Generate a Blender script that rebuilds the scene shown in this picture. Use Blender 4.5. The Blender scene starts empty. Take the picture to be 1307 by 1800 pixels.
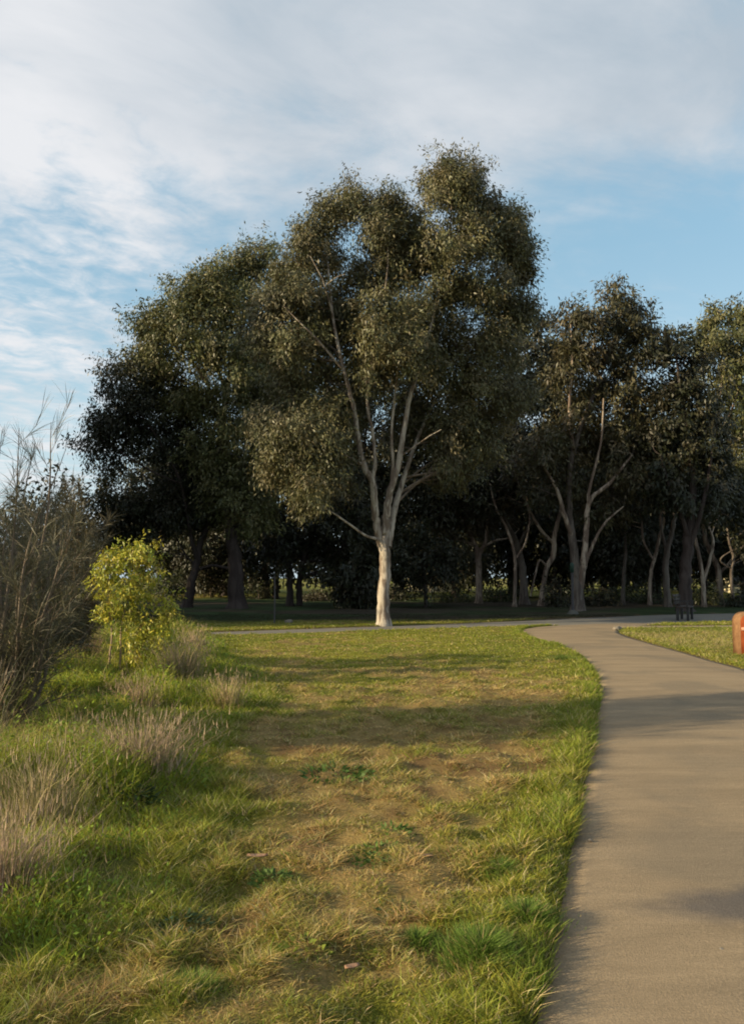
import bpy, math, random
import numpy as np
from mathutils import Vector

random.seed(7)
rng = np.random.default_rng(11)
scene = bpy.context.scene
COL = scene.collection
R = math.radians

# ------------------------------------------------------------------ camera
FPX, CX, CY, HZ, EYE = 1400.0, 653.5, 900.0, 1015.0, 1.6
PITCH = math.atan((HZ - CY) / FPX)
cam_d = bpy.data.cameras.new('camera')
cam = bpy.data.objects.new('camera', cam_d)
COL.objects.link(cam)
cam.location = (0, 0, EYE)
cam.rotation_euler = (math.pi / 2 + PITCH, 0, 0)
cam_d.sensor_fit = 'VERTICAL'
cam_d.angle = 2 * math.atan(900.0 / FPX)
cam_d.clip_start = 0.05
cam_d.clip_end = 3000
scene.camera = cam

# ------------------------------------------------------------------ light
SUN_EL, SUN_AZ = R(18.5), R(18)          # light travels to +X, and SUN_AZ away from the camera
sun_dir = Vector((math.cos(SUN_AZ) * math.cos(SUN_EL), math.sin(SUN_AZ) * math.cos(SUN_EL), -math.sin(SUN_EL)))
sun_d = bpy.data.lights.new('sun', 'SUN')
sun_d.energy = 5.0
sun_d.angle = R(0.53)
sun_d.color = (1.0, 0.82, 0.52)
sun = bpy.data.objects.new('sun', sun_d)
COL.objects.link(sun)
sun.rotation_euler = sun_dir.to_track_quat('-Z', 'Y').to_euler()
sun.location = (-60, -16, 20)

scene.view_settings.view_transform = 'Standard'
scene.view_settings.look = 'None'
scene.view_settings.exposure = 0.80
scene.view_settings.gamma = 1.0
scene.view_settings.use_curve_mapping = False
scene.render.engine = 'CYCLES'
scene.cycles.use_denoising = True
scene.cycles.max_bounces = 5
scene.cycles.diffuse_bounces = 3
scene.cycles.glossy_bounces = 2
scene.cycles.transmission_bounces = 3
scene.cycles.transparent_max_bounces = 4
scene.cycles.caustics_reflective = False
scene.cycles.caustics_refractive = False
scene.cycles.pixel_filter_type = 'BLACKMAN_HARRIS'
scene.cycles.filter_width = 1.9

# ------------------------------------------------------------------ sky (world)
world = bpy.data.worlds.new("World")
scene.world = world
world.use_nodes = True


class NT:
    """tiny helper round a node tree"""
    def __init__(self, tree):
        self.t = tree
        tree.nodes.clear()

    def n(self, kind, **kw):
        nd = self.t.nodes.new(kind)
        for k, v in kw.items():
            if k == 'inp':
                for kk, vv in v.items():
                    s = nd.inputs[kk]
                    if hasattr(vv, 'is_output') or isinstance(vv, bpy.types.NodeSocket):
                        self.t.links.new(vv, s)
                    else:
                        s.default_value = vv
            else:
                setattr(nd, k, v)
        return nd

    def math(self, op, a, b=None, c=None, clamp=False):
        nd = self.t.nodes.new('ShaderNodeMath')
        nd.operation = op
        nd.use_clamp = clamp
        for i, v in enumerate((a, b, c)):
            if v is None:
                continue
            if isinstance(v, bpy.types.NodeSocket):
                self.t.links.new(v, nd.inputs[i])
            else:
                nd.inputs[i].default_value = v
        return nd.outputs[0]

    def mix(self, f, a, b, blend='MIX'):
        nd = self.t.nodes.new('ShaderNodeMix')
        nd.data_type = 'RGBA'
        nd.blend_type = blend
        for s, v in ((nd.inputs['Factor'], f), (nd.inputs[6], a), (nd.inputs[7], b)):
            if isinstance(v, bpy.types.NodeSocket):
                self.t.links.new(v, s)
            else:
                s.default_value = v if not isinstance(v, tuple) or len(v) == 4 else (*v, 1)
        return nd.outputs[2]

    def smooth(self, v, a, b):
        nd = self.t.nodes.new('ShaderNodeMapRange')
        nd.interpolation_type = 'SMOOTHSTEP'
        self.t.links.new(v, nd.inputs[0])
        nd.inputs[1].default_value = a
        nd.inputs[2].default_value = b
        return nd.outputs[0]

    def noise(self, vec, scale, detail=4, rough=0.55, dist=0.0):
        nd = self.n('ShaderNodeTexNoise')
        nd.inputs['Scale'].default_value = scale
        nd.inputs['Detail'].default_value = detail
        nd.inputs['Roughness'].default_value = rough
        nd.inputs['Distortion'].default_value = dist
        if vec is not None:
            self.t.links.new(vec, nd.inputs['Vector'])
        return nd.outputs[0]

    def link(self, a, b):
        self.t.links.new(a, b)


w = NT(world.node_tree)
tc = w.n('ShaderNodeTexCoord').outputs['Generated']
sky = w.n('ShaderNodeTexSky')
sky.sky_type = 'NISHITA'
sky.sun_disc = False
sky.sun_elevation = SUN_EL
sky.sun_rotation = math.atan2(-sun_dir.x, -sun_dir.y)
sky.altitude = 50
sky.air_density = 1.0
sky.dust_density = 1.4
sky.ozone_density = 1.6
sep = w.n('ShaderNodeSeparateXYZ', inp={0: tc})
zc = w.math('MAXIMUM', sep.outputs[2], 0.0)
den = w.math('ADD', zc, 0.10)
u = w.math('DIVIDE', sep.outputs[0], den)
v = w.math('DIVIDE', sep.outputs[1], den)
uv = w.n('ShaderNodeCombineXYZ', inp={0: u, 1: v, 2: 0.0}).outputs[0]
rot = w.n('ShaderNodeVectorRotate', rotation_type='Z_AXIS', inp={'Vector': uv, 'Angle': R(-28)}).outputs[0]
streak = w.n('ShaderNodeMapping', inp={'Vector': rot, 'Scale': (0.72, 1.15, 1.0)}).outputs[0]
n_big = w.noise(streak, 0.9, 4, 0.5, 0.3)
n_mid = w.noise(streak, 2.6, 6, 0.6, 0.4)
n_small = w.noise(rot, 9.0, 5, 0.62, 0.5)
n_tone = w.noise(streak, 1.5, 4, 0.5, 0.2)
elev = w.smooth(zc, 0.30, 0.56)                 # cloud deck closes towards the zenith
leftness = w.smooth(sep.outputs[0], -0.05, -0.36)
cov = w.math('MULTIPLY_ADD', elev, 0.42, -0.07)
cov = w.math('MULTIPLY_ADD', w.smooth(zc, 0.64, 0.92), -0.34, cov)   # cloud thinned overhead, out of view, to weaken the sky fill
cov = w.math('MULTIPLY_ADD', leftness, 0.10, cov)
cov = w.math('ADD', cov, w.math('MULTIPLY_ADD', n_big, 0.9, -0.45))
cov = w.math('ADD', cov, w.math('MULTIPLY_ADD', n_mid, 0.75, -0.33))
n_flock = w.noise(w.n('ShaderNodeMapping', inp={'Vector': rot, 'Scale': (1.0, 1.25, 1.0)}).outputs[0], 6.5, 5, 0.6, 0.4)
sm = w.math('ADD', w.math('MULTIPLY_ADD', n_small, 0.7, -0.35), w.math('MULTIPLY_ADD', n_flock, 0.7, -0.35))
cov = w.math('MULTIPLY_ADD', sm, w.math('MULTIPLY_ADD', leftness, 0.75, 0.35), cov)
cloud = w.smooth(cov, -0.14, 0.42)
haze = w.smooth(zc, 0.36, 0.0)
tone = w.math('MULTIPLY_ADD', w.math('MULTIPLY_ADD', n_mid, 0.4, w.math('MULTIPLY', n_tone, 0.6)), 3.4, -1.25, clamp=True)
tone = w.math('ADD', tone, w.math('MULTIPLY_ADD', leftness, 0.5, -0.05), clamp=True)
K = 4.35
ccol = w.mix(tone, (0.52 * K, 0.60 * K, 0.68 * K, 1), (0.96 * K, 0.96 * K, 0.98 * K, 1))
skyt = w.mix(1.0, sky.outputs[0], (1.0, 0.96, 0.84, 1), 'MULTIPLY')
base = w.mix(w.math('MULTIPLY_ADD', haze, 0.40, 0.50), skyt, w.mix(w.smooth(zc, 0.42, 0.10), (0.40 * K, 0.72 * K, 0.93 * K, 1), (0.66 * K, 0.84 * K, 0.93 * K, 1)))
allc = w.mix(w.math('MULTIPLY', cloud, 0.93), base, ccol)
bg = w.n('ShaderNodeBackground', inp={'Color': allc, 'Strength': 0.12})
out = w.n('ShaderNodeOutputWorld', inp={'Surface': bg.outputs[0]})

# ------------------------------------------------------------------ helpers
cp, sp = math.cos(PITCH), math.sin(PITCH)


def P(px, py, d):
    """world point seen at photo position (px, py) at forward distance d"""
    uu, vv = (px - CX) / FPX, (CY - py) / FPX
    t = d / (cp - vv * sp)
    return np.array((uu * t, d, EYE + t * (sp + vv * cp)))


def G(px, py):
    """ground point seen at photo position"""
    vv = (CY - py) / FPX
    t = -EYE / (sp + vv * cp)
    return ((px - CX) / FPX * t, t * (cp - vv * sp))


def vnoise(x, y, seed=0):
    xi, yi = np.floor(x).astype(np.int64), np.floor(y).astype(np.int64)
    fx, fy = x - xi, y - yi
    fx, fy = fx * fx * (3 - 2 * fx), fy * fy * (3 - 2 * fy)

    def h(a, b):
        n = (a * 374761393 + b * 668265263 + seed * 144665) & 0x7fffffff
        n = ((n ^ (n >> 13)) * 1274126177) & 0x7fffffff
        return ((n ^ (n >> 16)) & 0xffff) / 65535.0
    return ((h(xi, yi) * (1 - fx) + h(xi + 1, yi) * fx) * (1 - fy)
            + (h(xi, yi + 1) * (1 - fx) + h(xi + 1, yi + 1) * fx) * fy)


def fbm(x, y, scale, octv=4, seed=0, rough=0.5):
    s, a, tot = 0.0, 1.0, 0.0
    for o in range(octv):
        k = scale * 2 ** o
        ca, sa = math.cos(0.6 * o + seed), math.sin(0.6 * o + seed)
        s = s + a * vnoise((x * ca - y * sa) * k + 17.3 * o, (x * sa + y * ca) * k + 5.1 * o, seed + o)
        tot += a
        a *= rough
    return s / tot


def sstep(x, a, b):
    t = np.clip((x - a) / (b - a), 0, 1)
    return t * t * (3 - 2 * t)


def build(name, verts, faces, mat, parent=None, colors=None, smooth=False, kind=None):
    """faces: list of int arrays (n,3) / (n,4)"""
    verts = np.asarray(verts, dtype=np.float32)
    me = bpy.data.meshes.new(name)
    me.vertices.add(len(verts))
    me.vertices.foreach_set('co', verts.ravel())
    faces = [np.asarray(f, dtype=np.int32) for f in faces if len(f)]
    nl = sum(f.size for f in faces)
    npoly = sum(len(f) for f in faces)
    me.loops.add(nl)
    me.loops.foreach_set('vertex_index', np.concatenate([f.ravel() for f in faces]))
    starts, o = [], 0
    for f in faces:
        k = f.shape[1]
        starts.append(o + np.arange(len(f)) * k)
        o += f.size
    me.polygons.add(npoly)
    me.polygons.foreach_set('loop_start', np.concatenate(starts).astype(np.int32))
    if smooth:
        me.polygons.foreach_set('use_smooth', np.ones(npoly, dtype=bool))
    me.update(calc_edges=True)
    if colors is not None:
        c = np.ones((len(verts), 4), dtype=np.float32)
        c[:, :3] = colors
        at = me.attributes.new('col', 'FLOAT_COLOR', 'POINT')
        at.data.foreach_set('color', c.ravel())
    if mat is not None:
        me.materials.append(mat)
    o = bpy.data.objects.new(name, me)
    COL.objects.link(o)
    if parent is not None:
        o.parent = parent
    if kind:
        o['kind'] = kind
    return o


def thing(name, label, cat, loc=(0, 0, 0), group=None, rz=0.0):
    o = bpy.data.objects.new(name, None)
    o.empty_display_size = 0.2
    COL.objects.link(o)
    o.location = loc
    o.rotation_euler = (0, 0, rz)
    o['label'] = label
    o['category'] = cat
    if group:
        o['group'] = group
    return o


class Acc:
    def __init__(self):
        self.v, self.q, self.t, self.c, self.n = [], [], [], [], 0

    def add(self, v, q=None, t=None, c=None):
        v = np.asarray(v, float)
        if q is not None and len(q):
            self.q.append(np.asarray(q) + self.n)
        if t is not None and len(t):
            self.t.append(np.asarray(t) + self.n)
        self.v.append(v)
        if c is not None:
            self.c.append(np.broadcast_to(np.asarray(c, float), (len(v), 3)))
        self.n += len(v)

    def tube(self, pts, rad, sides=6, wob=0.0, c=None, flare=0.0):
        pts = np.asarray(pts, float)
        rad = np.asarray(rad, float)
        k = len(pts)
        tan = np.gradient(pts, axis=0)
        tan /= np.linalg.norm(tan, axis=1)[:, None] + 1e-9
        ref = np.array((0.31, 0.95, 0.05)) if abs(tan[0][2]) > 0.5 else np.array((0.0, 0.05, 1.0))
        a = np.cross(tan, ref)
        a /= np.linalg.norm(a, axis=1)[:, None] + 1e-9
        b = np.cross(tan, a)
        th = np.linspace(0, 2 * np.pi, sides, endpoint=False)
        r = rad[:, None] * np.ones(sides)[None]
        if wob:
            r = r * (1 + wob * (rng.random((k, sides)) - 0.5) + wob * 0.5 * np.sin(th * 2 + rng.random() * 6)[None])
        v = pts[:, None] + (np.cos(th)[None, :, None] * a[:, None] + np.sin(th)[None, :, None] * b[:, None]) * r[..., None]
        i = np.arange(k - 1)[:, None] * sides
        j = np.arange(sides)[None]
        j2 = (j + 1) % sides
        q = np.stack([i + j, i + j2, i + sides + j2, i + sides + j], -1).reshape(-1, 4)
        self.add(v.reshape(-1, 3), q, None, c)

    def box(self, lo, hi, c=None):
        x0, y0, z0 = lo
        x1, y1, z1 = hi
        v = [(x0, y0, z0), (x1, y0, z0), (x1, y1, z0), (x0, y1, z0), (x0, y0, z1), (x1, y0, z1), (x1, y1, z1), (x0, y1, z1)]
        q = [(0, 3, 2, 1), (4, 5, 6, 7), (0, 1, 5, 4), (1, 2, 6, 5), (2, 3, 7, 6), (3, 0, 4, 7)]
        self.add(v, q, None, c)

    def done(self, name, mat, parent=None, smooth=False, kind=None):
        c = np.concatenate(self.c) if self.c and sum(len(x) for x in self.c) == self.n else None
        f = []
        if self.q:
            f.append(np.concatenate(self.q))
        if self.t:
            f.append(np.concatenate(self.t))
        return build(name, np.concatenate(self.v), f, mat, parent, c, smooth, kind)


def spline(ctrl, n=6):
    """Catmull-Rom through control rows (x,y,z,r)"""
    c = np.asarray(ctrl, float)
    if len(c) == 2:
        t = np.linspace(0, 1, n + 1)[:, None]
        return c[0] * (1 - t) + c[1] * t
    p = np.vstack([2 * c[0] - c[1], c, 2 * c[-1] - c[-2]])
    o = []
    for i in range(1, len(p) - 2):
        for t in np.linspace(0, 1, n, endpoint=False):
            o.append(0.5 * ((2 * p[i]) + (-p[i - 1] + p[i + 1]) * t + (2 * p[i - 1] - 5 * p[i] + 4 * p[i + 1] - p[i + 2]) * t * t
                            + (-p[i - 1] + 3 * p[i] - 3 * p[i + 1] + p[i + 2]) * t ** 3))
    o.append(c[-1])
    o = np.array(o)
    o[:, 3] = np.maximum(o[:, 3], 0.002)
    return o


# ------------------------------------------------------------------ materials
def mat_attr(name, rough=0.6, transl=0.0, spec=0.3, noise_amt=0.0, noise_scale=20.0):
    """colour from the per-leaf 'col' attribute, some of the light passing through"""
    m = bpy.data.materials.new(name)
    m.use_nodes = True
    t = NT(m.node_tree)
    col = t.n('ShaderNodeAttribute', attribute_name='col').outputs['Color']
    if noise_amt:
        oc = t.n('ShaderNodeTexCoord').outputs['Object']
        nz = t.noise(oc, noise_scale, 3)
        f = t.math('MULTIPLY_ADD', nz, 2 * noise_amt, 1 - noise_amt)
        col = t.mix(1.0, col, t.n('ShaderNodeCombineXYZ', inp={0: f, 1: f, 2: f}).outputs[0], 'MULTIPLY')
    b = t.n('ShaderNodeBsdfPrincipled', inp={'Base Color': col, 'Roughness': rough, 'Specular IOR Level': spec})
    sh = b.outputs[0]
    if transl:
        tr = t.n('ShaderNodeBsdfTranslucent', inp={'Color': col})
        sh = t.n('ShaderNodeMixShader', inp={0: transl, 1: sh, 2: tr.outputs[0]}).outputs[0]
    t.n('ShaderNodeOutputMaterial', inp={'Surface': sh})
    return m


def mat_bark(name, ca, cb, cc, scale=3.0, blotch=0.5, bump=0.4):
    m = bpy.data.materials.new(name)
    m.use_nodes = True
    t = NT(m.node_tree)
    oc = t.n('ShaderNodeTexCoord').outputs['Object']
    mp = t.n('ShaderNodeMapping', inp={'Vector': oc, 'Scale': (1.0, 1.0, 0.20)}).outputs[0]
    n1 = t.noise(mp, scale, 5, 0.6, 0.6)
    n2 = t.noise(mp, scale * 6, 5, 0.65, 0.3)
    f1 = t.smooth(n1, blotch - 0.06, blotch + 0.08)
    c1 = t.mix(f1, ca, cb)
    f2 = t.smooth(n2, 0.52, 0.72)
    c2 = t.mix(t.math('MULTIPLY', f2, 0.6), c1, cc)
    bp = t.n('ShaderNodeBump', inp={'Height': n2, 'Strength': bump, 'Distance': 0.03})
    b = t.n('ShaderNodeBsdfPrincipled', inp={'Base Color': c2, 'Roughness': 0.8, 'Specular IOR Level': 0.2, 'Normal': bp.outputs[0]})
    t.n('ShaderNodeOutputMaterial', inp={'Surface': b.outputs[0]})
    return m


def mat_plain(name, ca, cb, scale=8.0, rough=0.7, bump=0.2, stretch=(1, 1, 1), spec=0.3):
    m = bpy.data.materials.new(name)
    m.use_nodes = True
    t = NT(m.node_tree)
    oc = t.n('ShaderNodeTexCoord').outputs['Object']
    mp = t.n('ShaderNodeMapping', inp={'Vector': oc, 'Scale': stretch}).outputs[0]
    n1 = t.noise(mp, scale, 6, 0.6, 0.2)
    c1 = t.mix(t.smooth(n1, 0.3, 0.7), ca, cb)
    bp = t.n('ShaderNodeBump', inp={'Height': n1, 'Strength': bump, 'Distance': 0.01})
    b = t.n('ShaderNodeBsdfPrincipled', inp={'Base Color': c1, 'Roughness': rough, 'Specular IOR Level': spec, 'Normal': bp.outputs[0]})
    t.n('ShaderNodeOutputMaterial', inp={'Surface': b.outputs[0]})
    return m


M_leaf = mat_attr('gum_leaf', 0.48, 0.22, 0.35)
M_grass = mat_attr('grass_blade', 0.6, 0.40, 0.25)
M_dry = mat_attr('dry_stalk', 0.75, 0.25, 0.15)
M_white = mat_bark('pale_gum_bark', (0.40, 0.35, 0.29), (0.17, 0.13, 0.10), (0.075, 0.054, 0.043), 5.2, 0.485, 1.0)
M_pale = mat_bark('patchy_gum_bark', (0.42, 0.34, 0.27), (0.16, 0.115, 0.09), (0.07, 0.05, 0.04), 3.6, 0.46, 0.8)
M_grey = mat_bark('grey_gum_bark', (0.15, 0.125, 0.105), (0.085, 0.066, 0.056), (0.04, 0.03, 0.027), 3.4, 0.50, 0.8)
M_dark = mat_bark('rough_dark_bark', (0.065, 0.05, 0.045), (0.042, 0.031, 0.028), (0.02, 0.015, 0.014), 4.0, 0.5, 0.9)
M_twig = mat_bark('twig_bark', (0.20, 0.155, 0.12), (0.13, 0.10, 0.075), (0.06, 0.045, 0.035), 5.0, 0.5, 0.2)
M_sapling = mat_bark('sapling_bark', (0.30, 0.22, 0.15), (0.22, 0.16, 0.11), (0.10, 0.07, 0.05), 6.0, 0.5, 0.2)

# ------------------------------------------------------------------ path outlines (ground metres)
L_px = [(985, 1620), (1005, 1500), (1030, 1370), (1048, 1275), (1053, 1215), (1040, 1180), (1012, 1152), (965, 1133), (925, 1120), (917, 1112)]
Lp = [(-1.9, -6.0), (-0.1, 0.8), G(940, 1840), G(962, 1730)] + [G(*p) for p in L_px] + [(5.2, 25.3), (7.5, 27.0)]
R_px = [(1307, 1182), (1250, 1166), (1200, 1151), (1150, 1137), (1108, 1124), (1086, 1114)]
Rp = [(0.9, -6.0), (2.4, 0.8), (3.25, 3.6), (4.25, 6.4), (5.25, 9.2), (6.0, 11.6)] + [G(*p) for p in R_px] + [(8.0, 25.0), (9.8, 27.0)]


def smooth2(pts, n=8):
    c = np.array([(x, y, 0, 1) for x, y in pts])
    return spline(c, n)[:, :2]


def resample(p, n):
    s = np.concatenate([[0], np.cumsum(np.linalg.norm(np.diff(p, axis=0), axis=1))])
    t = np.linspace(0, s[-1], n)
    return np.stack([np.interp(t, s, p[:, 0]), np.interp(t, s, p[:, 1])], -1)


pathL, pathR = resample(smooth2(Lp), 160), resample(smooth2(Rp), 160)


def ribbon(center, widths, n=90):
    c = np.array([(x, y, ww, 1) for (x, y), ww in zip(center, widths)])
    s = spline(c, 10)
    tn = np.gradient(s[:, :2], axis=0)
    tn /= np.linalg.norm(tn, axis=1)[:, None]
    nm = np.stack([-tn[:, 1], tn[:, 0]], -1)
    hw = s[:, 2:3] / 2
    return resample(s[:, :2] + nm * hw, n), resample(s[:, :2] - nm * hw, n)


crossL, crossR = ribbon([(-22, 13.0), (-12, 17.6), (-4.6, 21.9), (0.0, 24.4), (4.8, 26.9), (10, 29.6), (17, 32.6), (40, 38)],
                        [2.0, 2.0, 2.0, 2.0, 2.6, 4.4, 5.5, 5.5])
spurL, spurR = ribbon([(6.5, 25.0), (9.5, 25.3), (13, 25.6), (22, 26)], [1.4, 1.3, 1.3, 1.5], 50)


def poly_of(Lq, Rq):
    return np.vstack([Lq, Rq[::-1]])


POLYS = [poly_of(pathL, pathR), poly_of(crossL, crossR), poly_of(spurL, spurR)]


def sdist(x, y, poly):
    """signed distance to the outline: negative inside"""
    x, y = np.asarray(x, float).ravel(), np.asarray(y, float).ravel()
    out = np.empty(len(x))
    A, B = poly, np.roll(poly, -1, axis=0)
    for s in range(0, len(x), 20000):
        px, py = x[s:s + 20000, None], y[s:s + 20000, None]
        ax, ay, bx, by = A[None, :, 0], A[None, :, 1], B[None, :, 0], B[None, :, 1]
        dx, dy = bx - ax, by - ay
        t = np.clip(((px - ax) * dx + (py - ay) * dy) / (dx * dx + dy * dy + 1e-12), 0, 1)
        dd = np.hypot(px - ax - t * dx, py - ay - t * dy).min(1)
        cr = ((ay > py) != (by > py)) & (px < dx * (py - ay) / (dy + 1e-12 * (dy == 0)) + ax)
        out[s:s + 20000] = np.where(cr.sum(1) % 2 == 1, -dd, dd)
    return out


def path_sd(x, y):
    return np.minimum.reduce([sdist(x, y, q) for q in POLYS])


# edge of the rough, tall growth on the left
weed_edge = smooth2([(-0.2, -3), (-0.95, 1.4)] + [G(*p) for p in
                    [(80, 1800), (190, 1700), (320, 1590), (345, 1500), (375, 1420), (345, 1350), (400, 1290), (458, 1245), (450, 1200), (395, 1152), (365, 1122)]]
                    + [(-5.6, 22.5), (-9, 21.0)], 8)
WEED = np.vstack([weed_edge, [(-40, 18), (-40, -3)]])


def weed_sd(x, y):
    return sdist(x, y, WEED)


def height(x, y, sd=None):
    x, y = np.asarray(x, float), np.asarray(y, float)
    if sd is None:
        sd = path_sd(x.ravel(), y.ravel()).reshape(x.shape)
    z = 0.05 * (fbm(x, y, 0.35, 3, 3) - 0.5) + 0.035 * (fbm(x, y, 2.2, 3, 5) - 0.5)
    far = sstep(y, 32, 60)
    z = z * (1 + 3 * far) * sstep(sd, 0.0, 0.6)
    rise = 0.045 * sstep(sd, -0.02, 0.10)
    z = z + np.where(sd < 0, -0.05 * sstep(-sd, 0.0, 0.10) + 0.034, 0.034 + rise)
    wsd = np.clip((-1.2 - x) * 0.03, 0, 0.12) * sstep(y, -2, 4) * (1 - sstep(y, 16, 24))
    return z + wsd


# ------------------------------------------------------------------ ground sheet
def axis(segments):
    o = []
    for a, b, st in segments:
        o.append(np.arange(a, b, st))
    o.append([segments[-1][1]])
    return np.concatenate(o)


gx = np.concatenate([-np.geomspace(900, 16, 30), axis([(-15.2, -7, 0.35), (-7, 7, 0.085), (7, 16, 0.3)]), np.geomspace(17, 900, 30)])
gy = np.concatenate([-np.geomspace(300, 7, 14), axis([(-6, 1.5, 0.4), (1.5, 6, 0.05), (6, 12, 0.08), (12, 30, 0.16), (30, 60, 0.6)]), np.geomspace(62, 1500, 36)])
XX, YY = np.meshgrid(gx, gy)
nearm = (np.abs(XX) < 45) & (YY > -8) & (YY < 45)
SD = np.full(XX.shape, 50.0)
SD[nearm] = path_sd(XX[nearm], YY[nearm])
ZZ = height(XX, YY, SD)
clod = (fbm(XX, YY, 4.4, 2, 21, 0.6) - 0.5) * 0.13 * (1 - sstep(YY, 8, 22)) * sstep(SD, 0.02, 0.3)
ZZ = ZZ + clod
WS = np.full(XX.shape, 50.0)
WS[nearm] = weed_sd(XX[nearm], YY[nearm])


def patch(x, y):
    """0 = dry straw, 1 = green: how the lawn is patched"""
    x, y = np.asarray(x, float), np.asarray(y, float)
    n = 0.34 * fbm(x, y * 0.7, 0.45, 3, 31) + 0.66 * fbm(x, y * 0.8, 2.6, 3, 33, 0.75)
    far = sstep(y, 12.5, 16) * 0.16
    strip = 0.09 * np.exp(-((y - 7.2) / 2.6) ** 2)
    return n + far - strip


def lawn_colors(x, y, sd, ws, rnd):
    g = patch(x, y) + 0.24 * (1 - sstep(sd, 0.05, 0.75)) + 0.25 * (1 - sstep(ws, -0.1, 0.6))
    g = sstep(g + 0.26 * (rnd - 0.5), 0.42, 0.67)
    br = fbm(x, y, 0.8, 3, 41)
    straw = np.stack([0.40 + 0.09 * br, 0.290 + 0.05 * br, 0.110 + 0.02 * br], -1)
    brown = np.array((0.24, 0.135, 0.065))
    k = 0.75 * sstep(0.3 * fbm(x, y, 0.9, 3, 47) + 0.7 * fbm(x, y, 4.5, 3, 48, 0.7), 0.47, 0.66) * (1 - 0.5 * sstep(y, 5, 12))
    dry = straw * (1 - k[..., None]) + brown * k[..., None]
    green = np.stack([0.185 + 0.12 * br, 0.215 + 0.07 * br, 0.026 + 0.012 * br], -1)
    return dry * (1 - g[..., None]) + green * g[..., None], g


MD = sstep(fbm(XX, YY, 1.7, 2, 93), 0.40, 0.66) * (1 - sstep(WS, -0.9, 0.0)) * 0.10
ZZ = ZZ + np.where(nearm, MD, 0) * (1 - sstep(YY, 20, 24))
gcol, _ = lawn_colors(XX, YY, SD, WS, np.full(XX.shape, 0.5))
gcol = gcol * 0.50  # ground colour darkened so gaps between blades read as shadow
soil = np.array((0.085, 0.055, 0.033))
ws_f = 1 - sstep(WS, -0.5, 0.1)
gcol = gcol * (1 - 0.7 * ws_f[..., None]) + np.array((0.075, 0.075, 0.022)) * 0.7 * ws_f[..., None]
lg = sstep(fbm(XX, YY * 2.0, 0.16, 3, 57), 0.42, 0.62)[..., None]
litter_shade = sstep(YY + 3.0 * (fbm(XX, YY, 0.25, 3, 51) - 0.5), 26.5, 29.5) * (1 - sstep(YY, 54, 62))
gcol = gcol * (1 - litter_shade[..., None]) + ((np.array((0.046, 0.036, 0.024)) * (1 - lg) + np.array((0.030, 0.046, 0.016)) * lg) * (0.4 + 1.2 * fbm(XX, YY, 0.9, 4, 53))[..., None]) * litter_shade[..., None]  # fallen leaves, with the grove's shade also put into the colour
edge = 1 - sstep(np.abs(SD - 0.0), 0.02, 0.12)
gcol = gcol * (1 - edge[..., None]) + soil * edge[..., None]
ny, nx = XX.shape
idx = np.arange(ny * nx).reshape(ny, nx)
gq = np.stack([idx[:-1, :-1], idx[:-1, 1:], idx[1:, 1:], idx[1:, :-1]], -1).reshape(-1, 4)


def mat_ground():
    m = bpy.data.materials.new('lawn_ground')
    m.use_nodes = True
    t = NT(m.node_tree)
    col = t.n('ShaderNodeAttribute', attribute_name='col').outputs['Color']
    oc = t.n('ShaderNodeTexCoord').outputs['Object']
    n1 = t.noise(oc, 55.0, 6, 0.7)
    n2 = t.noise(oc, 7.0, 5, 0.6)
    f = t.math('MULTIPLY_ADD', n1, 1.1, 0.42)
    g = t.math('MULTIPLY', f, t.math('MULTIPLY_ADD', n2, 0.6, 0.7))
    c = t.mix(1.0, col, t.n('ShaderNodeCombineXYZ', inp={0: g, 1: g, 2: g}).outputs[0], 'MULTIPLY')
    bp = t.n('ShaderNodeBump', inp={'Height': n1, 'Strength': 0.8, 'Distance': 0.02})
    b = t.n('ShaderNodeBsdfPrincipled', inp={'Base Color': c, 'Roughness': 0.95, 'Specular IOR Level': 0.1, 'Normal': bp.outputs[0]})
    t.n('ShaderNodeOutputMaterial', inp={'Surface': b.outputs[0]})
    return m


ground = build('ground', np.stack([XX, YY, ZZ], -1).reshape(-1, 3), [gq], mat_ground(), None, gcol.reshape(-1, 3), True, 'structure')


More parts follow.
